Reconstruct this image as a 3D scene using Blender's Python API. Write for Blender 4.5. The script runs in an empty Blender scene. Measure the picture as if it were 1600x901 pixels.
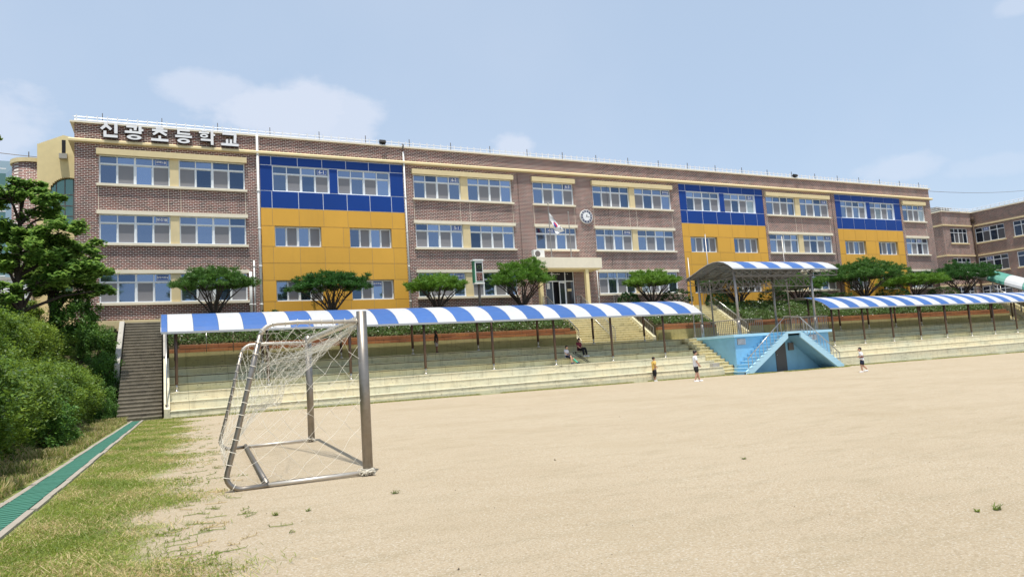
import bpy, bmesh, math, random
import numpy as np
from mathutils import Vector, Matrix
random.seed(7); rng = np.random.default_rng(7)
S = bpy.context.scene
COL = S.collection
R = math.radians

# ------------------------------------------------------------ camera, sky, sun, exposure
cam = bpy.data.cameras.new('camera'); cam.sensor_width = 36; cam.lens = 24.669
cam.clip_start = .05; cam.clip_end = 3000
co = bpy.data.objects.new('camera', cam); COL.objects.link(co); S.camera = co
cr, cu_, cf = (0.896201, -0.438847, -0.065092), (0.012579, -0.121525, 0.992509), (0.44347, 0.890306, 0.10339)
co.matrix_world = Matrix(((cr[0], cu_[0], -cf[0], 0), (cr[1], cu_[1], -cf[1], 0), (cr[2], cu_[2], -cf[2], 1.5), (0, 0, 0, 1)))
S.render.resolution_x, S.render.resolution_y = 1024, 576
S.view_settings.view_transform = 'Standard'; S.view_settings.look = 'None'
S.view_settings.exposure = 0.16; S.view_settings.gamma = 1
S.view_settings.use_curve_mapping = False
SUN = Vector((-.10, -.235, 1)).normalized()           # direction towards the sun
sl = bpy.data.lights.new('sun', 'SUN'); sl.energy = 4.4; sl.angle = R(.5); sl.color = (1, .945, .85)
so = bpy.data.objects.new('sun', sl); COL.objects.link(so)
so.rotation_euler = SUN.to_track_quat('Z', 'Y').to_euler(); so.location = (0, 0, 60)

W = bpy.data.worlds.new('World'); S.world = W; W.use_nodes = True
nt = W.node_tree; nt.nodes.clear()
def N(t, tree, **k):
    n = tree.nodes.new(t)
    for a, b in k.items(): setattr(n, a, b)
    return n
bg = N('ShaderNodeBackground', nt); wo = N('ShaderNodeOutputWorld', nt); sky = N('ShaderNodeTexSky', nt)
sky.sky_type = 'NISHITA'; sky.sun_disc = False; sky.sun_elevation = math.asin(SUN.z)
sky.sun_rotation = math.atan2(SUN.x, SUN.y); sky.air_density = 1.0; sky.dust_density = 1.4; sky.ozone_density = 2.0; sky.altitude = 60
bg.inputs['Strength'].default_value = .137
def M_(tree, op, a, b=None, c=None, clamp=False):
    n = tree.nodes.new('ShaderNodeMath'); n.operation = op; n.use_clamp = clamp
    for i, v in enumerate((a, b, c)):
        if v is None: continue
        if isinstance(v, (int, float)): n.inputs[i].default_value = v
        else: tree.links.new(v, n.inputs[i])
    return n.outputs[0]
geo = N('ShaderNodeNewGeometry', nt)
tc = N('ShaderNodeTexCoord', nt)
nz = N('ShaderNodeTexNoise', nt); nz.inputs['Scale'].default_value = 7; nz.inputs['Detail'].default_value = 9; nz.inputs['Roughness'].default_value = .58
mp = N('ShaderNodeMapping', nt); mp.inputs['Scale'].default_value = (1, 1, 1.7)
nt.links.new(tc.outputs['Generated'], mp.inputs[0]); nt.links.new(mp.outputs[0], nz.inputs['Vector'])
nz2 = N('ShaderNodeTexNoise', nt); nz2.inputs['Scale'].default_value = 2.2; nz2.inputs['Detail'].default_value = 4
nt.links.new(tc.outputs['Generated'], nz2.inputs['Vector'])
def dotn(v):
    d = N('ShaderNodeVectorMath', nt); d.operation = 'DOT_PRODUCT'; nt.links.new(tc.outputs['Generated'], d.inputs[0]); d.inputs[1].default_value = v
    return d.outputs['Value']
dist = None; cloud = None
# clouds: (azimuth from +Y towards +X, elevation, half width, half height) in degrees
for az, el, hw, hh, st in [(9.3, 20.2, 6.0, 2.6, .62), (3.3, 21.6, 3.6, 1.4, .45), (14, 19.6, 3.0, 2.4, .55), (-10, 16.6, 4.2, 3.2, .5), (27.2, 17.4, 2.3, 1.3, .55),
                           (56.4, 11.8, 3.6, 1.4, .35), (61.5, 11.0, 3.6, 1.3, .22), (64.4, 20.6, 1.4, .9, .3), (-40, 22, 14, 5, .8), (110, 18, 16, 5, .8), (170, 25, 20, 6, .8), (-110, 20, 18, 6, .8), (80, 30, 12, 4, .4)]:
    a, e = R(az), R(el)
    d = Vector((math.sin(a) * math.cos(e), math.cos(a) * math.cos(e), math.sin(e)))
    t1 = Vector((math.cos(a), -math.sin(a), 0)); t2 = t1.cross(d)
    u = M_(nt, 'MULTIPLY', dotn(t1), 1 / math.sin(R(hw))); v = M_(nt, 'MULTIPLY', dotn(t2), 1 / math.sin(R(hh)))
    rr = M_(nt, 'SQRT', M_(nt, 'ADD', M_(nt, 'MULTIPLY', u, u), M_(nt, 'MULTIPLY', v, v)))
    fr = M_(nt, 'ADD', M_(nt, 'SUBTRACT', 1.0, rr), M_(nt, 'MULTIPLY', M_(nt, 'SUBTRACT', nz.outputs[0], .5), 2.6))
    front = M_(nt, 'GREATER_THAN', dotn(d), .3)
    m = N('ShaderNodeMapRange', nt); m.interpolation_type = 'SMOOTHSTEP'
    m.inputs['From Min'].default_value = 0; m.inputs['From Max'].default_value = .55; nt.links.new(fr, m.inputs[0])
    mm = M_(nt, 'MULTIPLY', M_(nt, 'MULTIPLY', m.outputs[0], st), front)
    cloud = mm if cloud is None else M_(nt, 'MAXIMUM', cloud, mm)
wisp = N('ShaderNodeMapRange', nt); wisp.inputs['From Min'].default_value = .42; wisp.inputs['From Max'].default_value = .75; wisp.inputs['To Max'].default_value = .20
nt.links.new(nz2.outputs[0], wisp.inputs[0])
cloud = M_(nt, 'MAXIMUM', cloud, wisp.outputs[0])
hz = N('ShaderNodeMix', nt); hz.data_type = 'RGBA'; hz.inputs[0].default_value = .62; hz.inputs[7].default_value = (4.15, 5.1, 6.3, 1)
nt.links.new(sky.outputs[0], hz.inputs[6])
cm = N('ShaderNodeMix', nt); cm.data_type = 'RGBA'; cm.inputs[7].default_value = (5.75, 5.9, 6.5, 1)
nt.links.new(M_(nt, 'MULTIPLY', cloud, .85), cm.inputs[0]); nt.links.new(hz.outputs[2], cm.inputs[6])
nt.links.new(cm.outputs[2], bg.inputs[0]); nt.links.new(bg.outputs[0], wo.inputs[0])

# ------------------------------------------------------------ materials
MATS = {}
def mat(name, col, rough=.8, metal=0., spec=.4, var=0., vscale=3., bump=0., bscale=30., dirt=0., dcol=(.12, .10, .07), dscale=1.2, streak=False, island=0., objvar=0.):
    m = bpy.data.materials.new(name); m.use_nodes = True; t = m.node_tree; b = t.nodes['Principled BSDF']
    b.inputs['Roughness'].default_value = rough; b.inputs['Metallic'].default_value = metal
    b.inputs['Specular IOR Level'].default_value = spec
    g = N('ShaderNodeNewGeometry', t); c = None
    col = tuple(col) + (1,)
    rgb = N('ShaderNodeRGB', t); rgb.outputs[0].default_value = col; c = rgb.outputs[0]
    if var:
        n = N('ShaderNodeTexNoise', t); n.inputs['Scale'].default_value = vscale; n.inputs['Detail'].default_value = 6
        t.links.new(g.outputs['Position'], n.inputs['Vector'])
        h = N('ShaderNodeHueSaturation', t); t.links.new(c, h.inputs['Color'])
        t.links.new(M_(t, 'ADD', M_(t, 'MULTIPLY', M_(t, 'SUBTRACT', n.outputs[0], .5), var * 4), 1.), h.inputs['Value']); c = h.outputs[0]
    if island:
        h = N('ShaderNodeHueSaturation', t); t.links.new(c, h.inputs['Color'])
        t.links.new(M_(t, 'ADD', M_(t, 'MULTIPLY', M_(t, 'SUBTRACT', g.outputs['Random Per Island'], .5), island * 2), 1.), h.inputs['Value'])
        t.links.new(M_(t, 'ADD', M_(t, 'MULTIPLY', M_(t, 'SUBTRACT', g.outputs['Random Per Island'], .5), -.05), .5), h.inputs['Hue']); c = h.outputs[0]
    if objvar:
        oi = N('ShaderNodeObjectInfo', t); h = N('ShaderNodeHueSaturation', t); t.links.new(c, h.inputs['Color'])
        t.links.new(M_(t, 'ADD', M_(t, 'MULTIPLY', M_(t, 'SUBTRACT', oi.outputs['Random'], .5), objvar * 2), 1.), h.inputs['Value']); c = h.outputs[0]
    if dirt:
        n = N('ShaderNodeTexNoise', t); n.inputs['Scale'].default_value = dscale; n.inputs['Detail'].default_value = 8; n.inputs['Roughness'].default_value = .65
        mpp = N('ShaderNodeMapping', t); mpp.inputs['Scale'].default_value = (1, 1, .18) if streak else (1, 1, 1)
        t.links.new(g.outputs['Position'], mpp.inputs[0]); t.links.new(mpp.outputs[0], n.inputs['Vector'])
        r = N('ShaderNodeMapRange', t); r.inputs['From Min'].default_value = .52; r.inputs['From Max'].default_value = .78; r.inputs['To Max'].default_value = dirt
        t.links.new(n.outputs[0], r.inputs[0])
        x = N('ShaderNodeMix', t); x.data_type = 'RGBA'; t.links.new(r.outputs[0], x.inputs[0]); t.links.new(c, x.inputs[6]); x.inputs[7].default_value = dcol + (1,); c = x.outputs[2]
    t.links.new(c, b.inputs['Base Color'])
    if bump:
        n = N('ShaderNodeTexNoise', t); n.inputs['Scale'].default_value = bscale; n.inputs['Detail'].default_value = 5
        t.links.new(g.outputs['Position'], n.inputs['Vector'])
        u = N('ShaderNodeBump', t); u.inputs['Strength'].default_value = bump; u.inputs['Distance'].default_value = .02
        t.links.new(n.outputs[0], u.inputs['Height']); t.links.new(u.outputs[0], b.inputs['Normal'])
    MATS[name] = m
    return m
def leafmat(name, c1, c2, trans=.35):
    m = bpy.data.materials.new(name); m.use_nodes = True; t = m.node_tree; t.nodes.clear()
    o = N('ShaderNodeOutputMaterial', t); g = N('ShaderNodeNewGeometry', t)
    x = N('ShaderNodeMix', t); x.data_type = 'RGBA'; x.inputs[6].default_value = c1 + (1,); x.inputs[7].default_value = c2 + (1,)
    n = N('ShaderNodeTexNoise', t); n.inputs['Scale'].default_value = .9; n.inputs['Detail'].default_value = 3; t.links.new(g.outputs['Position'], n.inputs['Vector'])
    f = M_(t, 'ADD', M_(t, 'MULTIPLY', g.outputs['Random Per Island'], .65), M_(t, 'MULTIPLY', M_(t, 'SUBTRACT', n.outputs[0], .35), 1.0), None, True)
    t.links.new(f, x.inputs[0])
    oi = N('ShaderNodeObjectInfo', t); hv = N('ShaderNodeHueSaturation', t); t.links.new(x.outputs[2], hv.inputs['Color'])
    t.links.new(M_(t, 'ADD', M_(t, 'MULTIPLY', oi.outputs['Random'], .45), .78), hv.inputs['Value']); t.links.new(M_(t, 'ADD', M_(t, 'MULTIPLY', oi.outputs['Random'], -.035), .515), hv.inputs['Hue'])
    x = hv
    d = N('ShaderNodeBsdfPrincipled', t); d.inputs['Roughness'].default_value = .5; d.inputs['Specular IOR Level'].default_value = .35; t.links.new(x.outputs[0], d.inputs['Base Color'])
    tr = N('ShaderNodeBsdfTranslucent', t)
    h = N('ShaderNodeHueSaturation', t); h.inputs['Value'].default_value = 1.5; h.inputs['Hue'].default_value = .48; t.links.new(x.outputs[0], h.inputs['Color']); t.links.new(h.outputs[0], tr.inputs[0])
    mx = N('ShaderNodeMixShader', t); mx.inputs[0].default_value = trans; t.links.new(d.outputs[0], mx.inputs[1]); t.links.new(tr.outputs[0], mx.inputs[2])
    t.links.new(mx.outputs[0], o.inputs[0]); MATS[name] = m; return m
def brickmat(name, c1, c2, mortar, bw=.30, rh=.10, ms=.022, along='x', bump=.6):
    m = bpy.data.materials.new(name); m.use_nodes = True; t = m.node_tree; b = t.nodes['Principled BSDF']; b.inputs['Roughness'].default_value = .85
    g = N('ShaderNodeNewGeometry', t); s = N('ShaderNodeSeparateXYZ', t); t.links.new(g.outputs['Position'], s.inputs[0])
    cx = N('ShaderNodeCombineXYZ', t)
    if along == 'x': u = s.outputs[0]
    elif along == 'y': u = s.outputs[1]
    else: u = M_(t, 'ADD', s.outputs[0], s.outputs[1])
    t.links.new(u, cx.inputs[0]); t.links.new(s.outputs[2], cx.inputs[1])
    br = N('ShaderNodeTexBrick', t); t.links.new(cx.outputs[0], br.inputs['Vector'])
    br.inputs['Scale'].default_value = 1; br.inputs['Brick Width'].default_value = bw; br.inputs['Row Height'].default_value = rh
    br.inputs['Mortar Size'].default_value = ms; br.inputs['Mortar Smooth'].default_value = .15; br.inputs['Bias'].default_value = -.1
    br.inputs['Color1'].default_value = c1 + (1,); br.inputs['Color2'].default_value = c2 + (1,); br.inputs['Mortar'].default_value = mortar + (1,)
    n = N('ShaderNodeTexNoise', t); n.inputs['Scale'].default_value = .7; n.inputs['Detail'].default_value = 7; n.inputs['Roughness'].default_value = .65; t.links.new(g.outputs['Position'], n.inputs['Vector'])
    h = N('ShaderNodeHueSaturation', t); t.links.new(br.outputs['Color'], h.inputs['Color'])
    mpx = N('ShaderNodeMapping', t); mpx.inputs['Scale'].default_value = (1.6, 1.6, .12); t.links.new(g.outputs['Position'], mpx.inputs[0])
    n2 = N('ShaderNodeTexNoise', t); n2.inputs['Scale'].default_value = 1.1; n2.inputs['Detail'].default_value = 7; t.links.new(mpx.outputs[0], n2.inputs['Vector'])
    t.links.new(M_(t, 'ADD', M_(t, 'ADD', M_(t, 'MULTIPLY', n.outputs[0], .9), M_(t, 'MULTIPLY', n2.outputs[0], .5)), .30), h.inputs['Value'])
    t.links.new(h.outputs[0], b.inputs['Base Color'])
    bp = N('ShaderNodeBump', t); bp.inputs['Strength'].default_value = bump; bp.inputs['Distance'].default_value = .012; bp.invert = True
    t.links.new(br.outputs['Fac'], bp.inputs['Height']); t.links.new(bp.outputs[0], b.inputs['Normal'])
    MATS[name] = m; return m
def glassmat(name, col, metal=.9, rough=.06):
    m = bpy.data.materials.new(name); m.use_nodes = True; t = m.node_tree; b = t.nodes['Principled BSDF']
    b.inputs['Metallic'].default_value = metal; b.inputs['Roughness'].default_value = rough
    oi = N('ShaderNodeObjectInfo', t); h = N('ShaderNodeHueSaturation', t); h.inputs['Color'].default_value = col + (1,)
    t.links.new(M_(t, 'ADD', M_(t, 'MULTIPLY', oi.outputs['Random'], .7), .65), h.inputs['Value']); t.links.new(h.outputs[0], b.inputs['Base Color'])
    g = N('ShaderNodeNewGeometry', t); n = N('ShaderNodeTexNoise', t); n.inputs['Scale'].default_value = 1.3; t.links.new(g.outputs['Position'], n.inputs['Vector'])
    u = N('ShaderNodeBump', t); u.inputs['Strength'].default_value = .25; u.inputs['Distance'].default_value = .02; t.links.new(n.outputs[0], u.inputs['Height']); t.links.new(u.outputs[0], b.inputs['Normal'])
    MATS[name] = m; return m

brickmat('brick_wall', (.19, .055, .040), (.050, .022, .020), (.68, .60, .54), .27, .104, .0135, along='x')
brickmat('brick_side', (.17, .06, .045), (.05, .027, .025), (.56, .49, .43), .27, .104, .0135, along='y')
brickmat('brick_round', (.20, .065, .05), (.06, .03, .03), (.6, .55, .5), .27, .104, .0135, along='xy')
brickmat('brick_planter', (.36, .15, .055), (.28, .10, .045), (.20, .12, .07), bw=.9, rh=.2, ms=.012, along='x', bump=.3)
mat('cream', (.70, .58, .34), .8, var=.05, dirt=.18, dcol=(.35, .27, .15), streak=True)
mat('cream_light', (.80, .73, .58), .8, var=.04, dirt=.15, dcol=(.4, .33, .22), streak=True)
mat('yellow_wall', (.80, .66, .36), .85, var=.05, bump=.2)
mat('panel_yellow', (.70, .385, .060), .5, spec=.25, var=.03, vscale=.8, objvar=.035, dirt=.16, dcol=(.30, .17, .05), dscale=1.6, streak=True)
mat('panel_blue', (.010, .052, .26), .45, spec=.18, var=.04, vscale=.8, objvar=.06, dirt=.12, dcol=(.06, .09, .22), dscale=1.6, streak=True)
mat('joint_yellow', (.50, .34, .14), .8)
mat('joint_blue', (.75, .80, .90), .7)
mat('frame_white', (.76, .80, .84), .4, var=.02)
mat('white_paint', (.80, .80, .78), .5, var=.03, dirt=.1)
mat('pipe_white', (.78, .78, .76), .5, dirt=.25, dscale=2)
glassmat('glass_blue', (.205, .265, .375))
glassmat('glass_curtain', (.36, .42, .44), .45, .2)
glassmat('glass_deep', (.045, .06, .09), .6, .05)
mat('screen_dark', (.09, .09, .10), .6)
glassmat('glass_dark', (.10, .15, .24), .75, .05)
glassmat('glass_green', (.22, .36, .30), .8, .08)
mat('glass_door', (.03, .035, .045), .1, spec=.8)
mat('screen_mesh', (.215, .215, .235), .55, spec=.5, var=.06, vscale=40)
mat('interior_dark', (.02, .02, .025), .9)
mat('roof_deck', (.3, .3, .29), .9)
mat('rail_metal', (.78, .80, .84), .4, metal=.2)
mat('rail_dark', (.16, .14, .13), .5, metal=.3)
mat('sign_blue', (.06, .13, .40), .4)
mat('sign_white', (.85, .86, .88), .5)
mat('letter_face', (.86, .86, .88), .35)
mat('letter_side', (.10, .09, .11), .5)
mat('underside_shade_grey', (.16, .155, .145), .7)  # flat grey standing in for shade beneath the stage roof
mat('black', (.012, .012, .014), .6)
mat('concrete', (.42, .40, .36), .9, var=.08, dirt=.5, dcol=(.13, .12, .10), dscale=2.5, bump=.3)
mat('old_concrete', (.18, .16, .118), .95, var=.2, dirt=.9, dcol=(.045, .04, .032), dscale=3, bump=.4, streak=True)
mat('old_tread', (.30, .265, .215), .95, var=.2, dirt=.9, dcol=(.10, .09, .07), dscale=2.6, bump=.3)
mat('kerb', (.36, .32, .27), .9, var=.08, dirt=.4, dscale=5)
mat('canopy_blue', (.05, .13, .36), .5, spec=.25, var=.05, objvar=.08, dirt=.3, dcol=(.10, .15, .28), dscale=2.2)
mat('canopy_white', (.50, .51, .525), .5, spec=.25, var=.03, objvar=.04, dirt=.35, dcol=(.33, .32, .29), dscale=2.2)
mat('canopy_green', (.08, .28, .22), .5, var=.03)
mat('steel', (.55, .54, .52), .28, metal=.9)
mat('steel_post', (.11, .07, .055), .35, metal=.35, spec=.5)
mat('steel_grey', (.36, .34, .32), .38, metal=.6)
mat('goal_metal', (.30, .27, .235), .4, metal=.85, var=.12, vscale=9, dirt=.5, dcol=(.2, .15, .10), dscale=10)
mat('goal_light', (.60, .56, .50), .42, metal=.55, var=.08, vscale=9)
mat('rail_weathered', (.20, .18, .16), .5, metal=.4)
mat('net_cord', (.74, .70, .60), .8)
mat('stage_blue', (.22, .47, .68), .7, var=.06, dirt=.3, dcol=(.1, .25, .35), streak=True)
mat('stage_trim', (.42, .68, .84), .7, var=.04, dirt=.3, dcol=(.25, .38, .44), dscale=3)
mat('door_grey', (.085, .085, .09), .5)
mat('shutter', (.22, .16, .13), .6)
mat('bark', (.075, .05, .035), .95, var=.15, vscale=8, bump=.8, bscale=25)
mat('bark_dark', (.045, .035, .03), .95, var=.15, vscale=8, bump=.8, bscale=25)
leafmat('leaf_tree', (.055, .15, .028), (.36, .54, .12), .5)
leafmat('leaf_tree2', (.04, .09, .02), (.13, .24, .04), .42)
leafmat('leaf_hedge', (.022, .065, .009), (.23, .36, .045), .38)
leafmat('leaf_shrub', (.025, .085, .02), (.12, .28, .045), .35)
leafmat('leaf_pine', (.03, .095, .02), (.085, .22, .035), .25)
leafmat('leaf_pine_light', (.065, .16, .015), (.17, .34, .04), .25)
leafmat('leaf_topiary', (.018, .055, .014), (.05, .12, .025), .2)
leafmat('leaf_cover', (.04, .09, .02), (.14, .23, .06), .25)
leafmat('grass_green', (.10, .17, .025), (.27, .34, .06), .35)
leafmat('grass_dry', (.42, .36, .16), (.60, .52, .27), .35)
mat('flower', (.75, .74, .68), .8)
mat('soil', (.10, .085, .045), .95, var=.2, vscale=2)
mat('skin', (.56, .33, .23), .6)
mat('hair', (.018, .013, .012), .5)
mat('eye', (.02, .015, .012), .3)
for n_, c_ in dict(shirt_white=(.82, .83, .86), shirt_yellow=(.72, .47, .12), shirt_maroon=(.16, .02, .04), shirt_black=(.02, .02, .022), shorts_black=(.012, .013, .017), shorts_navy=(.012, .018, .045),
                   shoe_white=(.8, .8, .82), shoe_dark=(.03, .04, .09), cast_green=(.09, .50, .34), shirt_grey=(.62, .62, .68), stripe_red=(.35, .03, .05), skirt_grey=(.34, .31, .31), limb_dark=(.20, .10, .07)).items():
    mat(n_, c_, .8)
mat('flag_white', (.8, .8, .82), .8); mat('flag_red', (.55, .02, .05), .8); mat('flag_blue', (.02, .05, .3), .8)
mat('grate_green', (.065, .22, .16), .5, var=.05); mat('clock_ring', (.015, .03, .09), .4)
mat('led_panel', (.012, .014, .012), .25); mat('led_text', (.42, .20, .16), .5); mat('green_trim', (.05, .22, .12), .5)
mat('earth_dark', (.06, .05, .035), .95)

def bleacher_mat(name, base, alt, dark):
    """painted concrete: two faded paint tones, vertical run marks, chipped dark spots"""
    m = bpy.data.materials.new(name); m.use_nodes = True; t = m.node_tree; b = t.nodes['Principled BSDF']; b.inputs['Roughness'].default_value = .9
    g = N('ShaderNodeNewGeometry', t)
    def noise(sc, scale, det=6, rough=.6):
        mpp = N('ShaderNodeMapping', t); mpp.inputs['Scale'].default_value = sc; t.links.new(g.outputs['Position'], mpp.inputs[0])
        n = N('ShaderNodeTexNoise', t); n.inputs['Scale'].default_value = scale; n.inputs['Detail'].default_value = det; n.inputs['Roughness'].default_value = rough
        t.links.new(mpp.outputs[0], n.inputs['Vector']); return n.outputs[0]
    def rng_(v, a, b_, hi=1.):
        r = N('ShaderNodeMapRange', t); r.inputs['From Min'].default_value = a; r.inputs['From Max'].default_value = b_; r.inputs['To Max'].default_value = hi; t.links.new(v, r.inputs[0]); return r.outputs[0]
    def mix(f, a, bb):
        x = N('ShaderNodeMix', t); x.data_type = 'RGBA'; t.links.new(f, x.inputs[0])
        if isinstance(a, tuple): x.inputs[6].default_value = a + (1,)
        else: t.links.new(a, x.inputs[6])
        if isinstance(bb, tuple): x.inputs[7].default_value = bb + (1,)
        else: t.links.new(bb, x.inputs[7])
        return x.outputs[2]
    c = mix(rng_(noise((.35, 1, 1), 1.0), .4, .6), base, alt)
    c = mix(rng_(noise((2.4, 2, .22), 1.6, 8), .5, .75, .45), c, dark)
    # block joints every 1.8 m
    s = N('ShaderNodeSeparateXYZ', t); t.links.new(g.outputs['Position'], s.inputs[0])
    fr = M_(t, 'FRACT', M_(t, 'DIVIDE', s.outputs[0], 1.85)); j = M_(t, 'LESS_THAN', M_(t, 'ABSOLUTE', M_(t, 'SUBTRACT', fr, .5)), .008)
    c = mix(M_(t, 'MULTIPLY', j, .5), c, dark)
    c = mix(rng_(noise((1, 1, 1.4), 7, 8, .7), .60, .68, .85), c, (.07, .06, .05))
    c = mix(rng_(noise((.5, 1, 1.6), 1.7, 8, .75), .55, .68, .55), c, tuple(q_ * .62 for q_ in dark))
    t.links.new(c, b.inputs['Base Color'])
    u = N('ShaderNodeBump', t); u.inputs['Strength'].default_value = .5; u.inputs['Distance'].default_value = .02
    t.links.new(noise((1, 1, 1), 9, 8), u.inputs['Height']); t.links.new(u.outputs[0], b.inputs['Normal'])
    MATS[name] = m
bleacher_mat('tier_green', (.52, .52, .36), (.56, .51, .29), (.22, .21, .12))
bleacher_mat('tier_cream', (.72, .65, .46), (.64, .62, .47), (.36, .32, .21))
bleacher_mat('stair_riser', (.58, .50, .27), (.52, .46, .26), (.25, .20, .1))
bleacher_mat('tier_edge_light', (.46, .41, .27), (.62, .57, .40), (.14, .12, .08))
bleacher_mat('tier_edge', (.10, .09, .06), (.22, .20, .13), (.04, .035, .025))
bleacher_mat('wall_ochre', (.36, .32, .135), (.40, .35, .17), (.16, .14, .06))
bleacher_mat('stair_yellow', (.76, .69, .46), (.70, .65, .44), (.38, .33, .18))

def ground_mat():
    m = bpy.data.materials.new('field_ground'); m.use_nodes = True; t = m.node_tree; b = t.nodes['Principled BSDF']; b.inputs['Roughness'].default_value = 1; b.inputs['Specular IOR Level'].default_value = .1
    g = N('ShaderNodeNewGeometry', t)
    def noise(scale, det=6, rough=.6, sc=(1, 1, 1), rot=0):
        mpp = N('ShaderNodeMapping', t); mpp.inputs['Scale'].default_value = sc; mpp.inputs['Rotation'].default_value = (0, 0, rot); t.links.new(g.outputs['Position'], mpp.inputs[0])
        n = N('ShaderNodeTexNoise', t); n.inputs['Scale'].default_value = scale; n.inputs['Detail'].default_value = det; n.inputs['Roughness'].default_value = rough
        t.links.new(mpp.outputs[0], n.inputs['Vector']); return n.outputs[0]
    def rg(v, a, b_, lo=0., hi=1.):
        r = N('ShaderNodeMapRange', t); r.inputs['From Min'].default_value = a; r.inputs['From Max'].default_value = b_; r.inputs['To Min'].default_value = lo; r.inputs['To Max'].default_value = hi; t.links.new(v, r.inputs[0]); return r.outputs[0]
    def mix(f, a, bb):
        x = N('ShaderNodeMix', t); x.data_type = 'RGBA'; t.links.new(f, x.inputs[0])
        for i, q in ((6, a), (7, bb)):
            if isinstance(q, tuple): x.inputs[i].default_value = q + (1,)
            else: t.links.new(q, x.inputs[i])
        return x.outputs[2]
    c = mix(rg(noise(.35, 5), .3, .7), (.455, .372, .262), (.42, .338, .232))
    c = mix(rg(noise(1.0, 7, .65, (1, 3.2, 1), .45), .5, .72, 0, .5), c, (.31, .26, .165))
    c = mix(rg(noise(38, 4, .75), .5, .66, 0, .6), c, (.235, .185, .11))
    c = mix(rg(noise(55, 3, .7), .52, .66, 0, .8), c, (.60, .555, .47))
    c = mix(rg(noise(14, 4, .7), .63, .72, 0, .5), c, (.26, .20, .12))
    c = mix(rg(noise(.16, 6, .7, (1, 1.6, 1), .3), .5, .68, 0, .35), c, (.33, .265, .165))
    c = mix(rg(noise(2.6, 5, .8, (1, 6, 1), 1.1), .6, .7, 0, .35), c, (.27, .215, .13))
    c = mix(rg(noise(2.2, 5, .8, (1, 7, 1), -.35), .6, .7, 0, .35), c, (.50, .44, .33))
    # grass strip along the drain: x below an uneven edge
    s = N('ShaderNodeSeparateXYZ', t); t.links.new(g.outputs['Position'], s.inputs[0])
    edge = M_(t, 'ADD', M_(t, 'MULTIPLY', s.outputs[1], .026), M_(t, 'MULTIPLY', M_(t, 'SUBTRACT', noise(.9, 7, .7), .5), 2.6))
    edge = M_(t, 'ADD', edge, -.32)
    k = rg(M_(t, 'SUBTRACT', edge, s.outputs[0]), 0, .45)
    base = M_(t, 'MULTIPLY', M_(t, 'LESS_THAN', s.outputs[1], 34.6), k)
    # thin green line at the foot of the stand
    fe = M_(t, 'ADD', M_(t, 'SUBTRACT', s.outputs[1], 33.75), M_(t, 'MULTIPLY', M_(t, 'SUBTRACT', noise(1.4, 6, .7), .5), 1.1))
    k2 = M_(t, 'MULTIPLY', rg(fe, 0, .25), rg(noise(.5, 3), .35, .5, .35, 1))
    f = M_(t, 'MAXIMUM', base, k2)
    gc = mix(rg(noise(2.6, 6, .7), .36, .62), (.36, .33, .15), (.11, .18, .03))
    gc = mix(rg(noise(30, 3, .7), .45, .65, 0, .6), gc, (.12, .17, .03))
    f = M_(t, 'MULTIPLY', f, rg(noise(22, 4, .75), .30, .45, .25, 1.0))
    c = mix(f, c, gc)
    t.links.new(c, b.inputs['Base Color'])
    u = N('ShaderNodeBump', t); u.inputs['Strength'].default_value = .55; u.inputs['Distance'].default_value = .03
    t.links.new(M_(t, 'ADD', M_(t, 'MULTIPLY', noise(12, 9, .8), 2.2), M_(t, 'MULTIPLY', noise(1.2, 5, .6, (1, 2.5, 1), .45), 1.2)), u.inputs['Height']); t.links.new(u.outputs[0], b.inputs['Normal'])
    MATS['field_ground'] = m
ground_mat()

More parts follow.
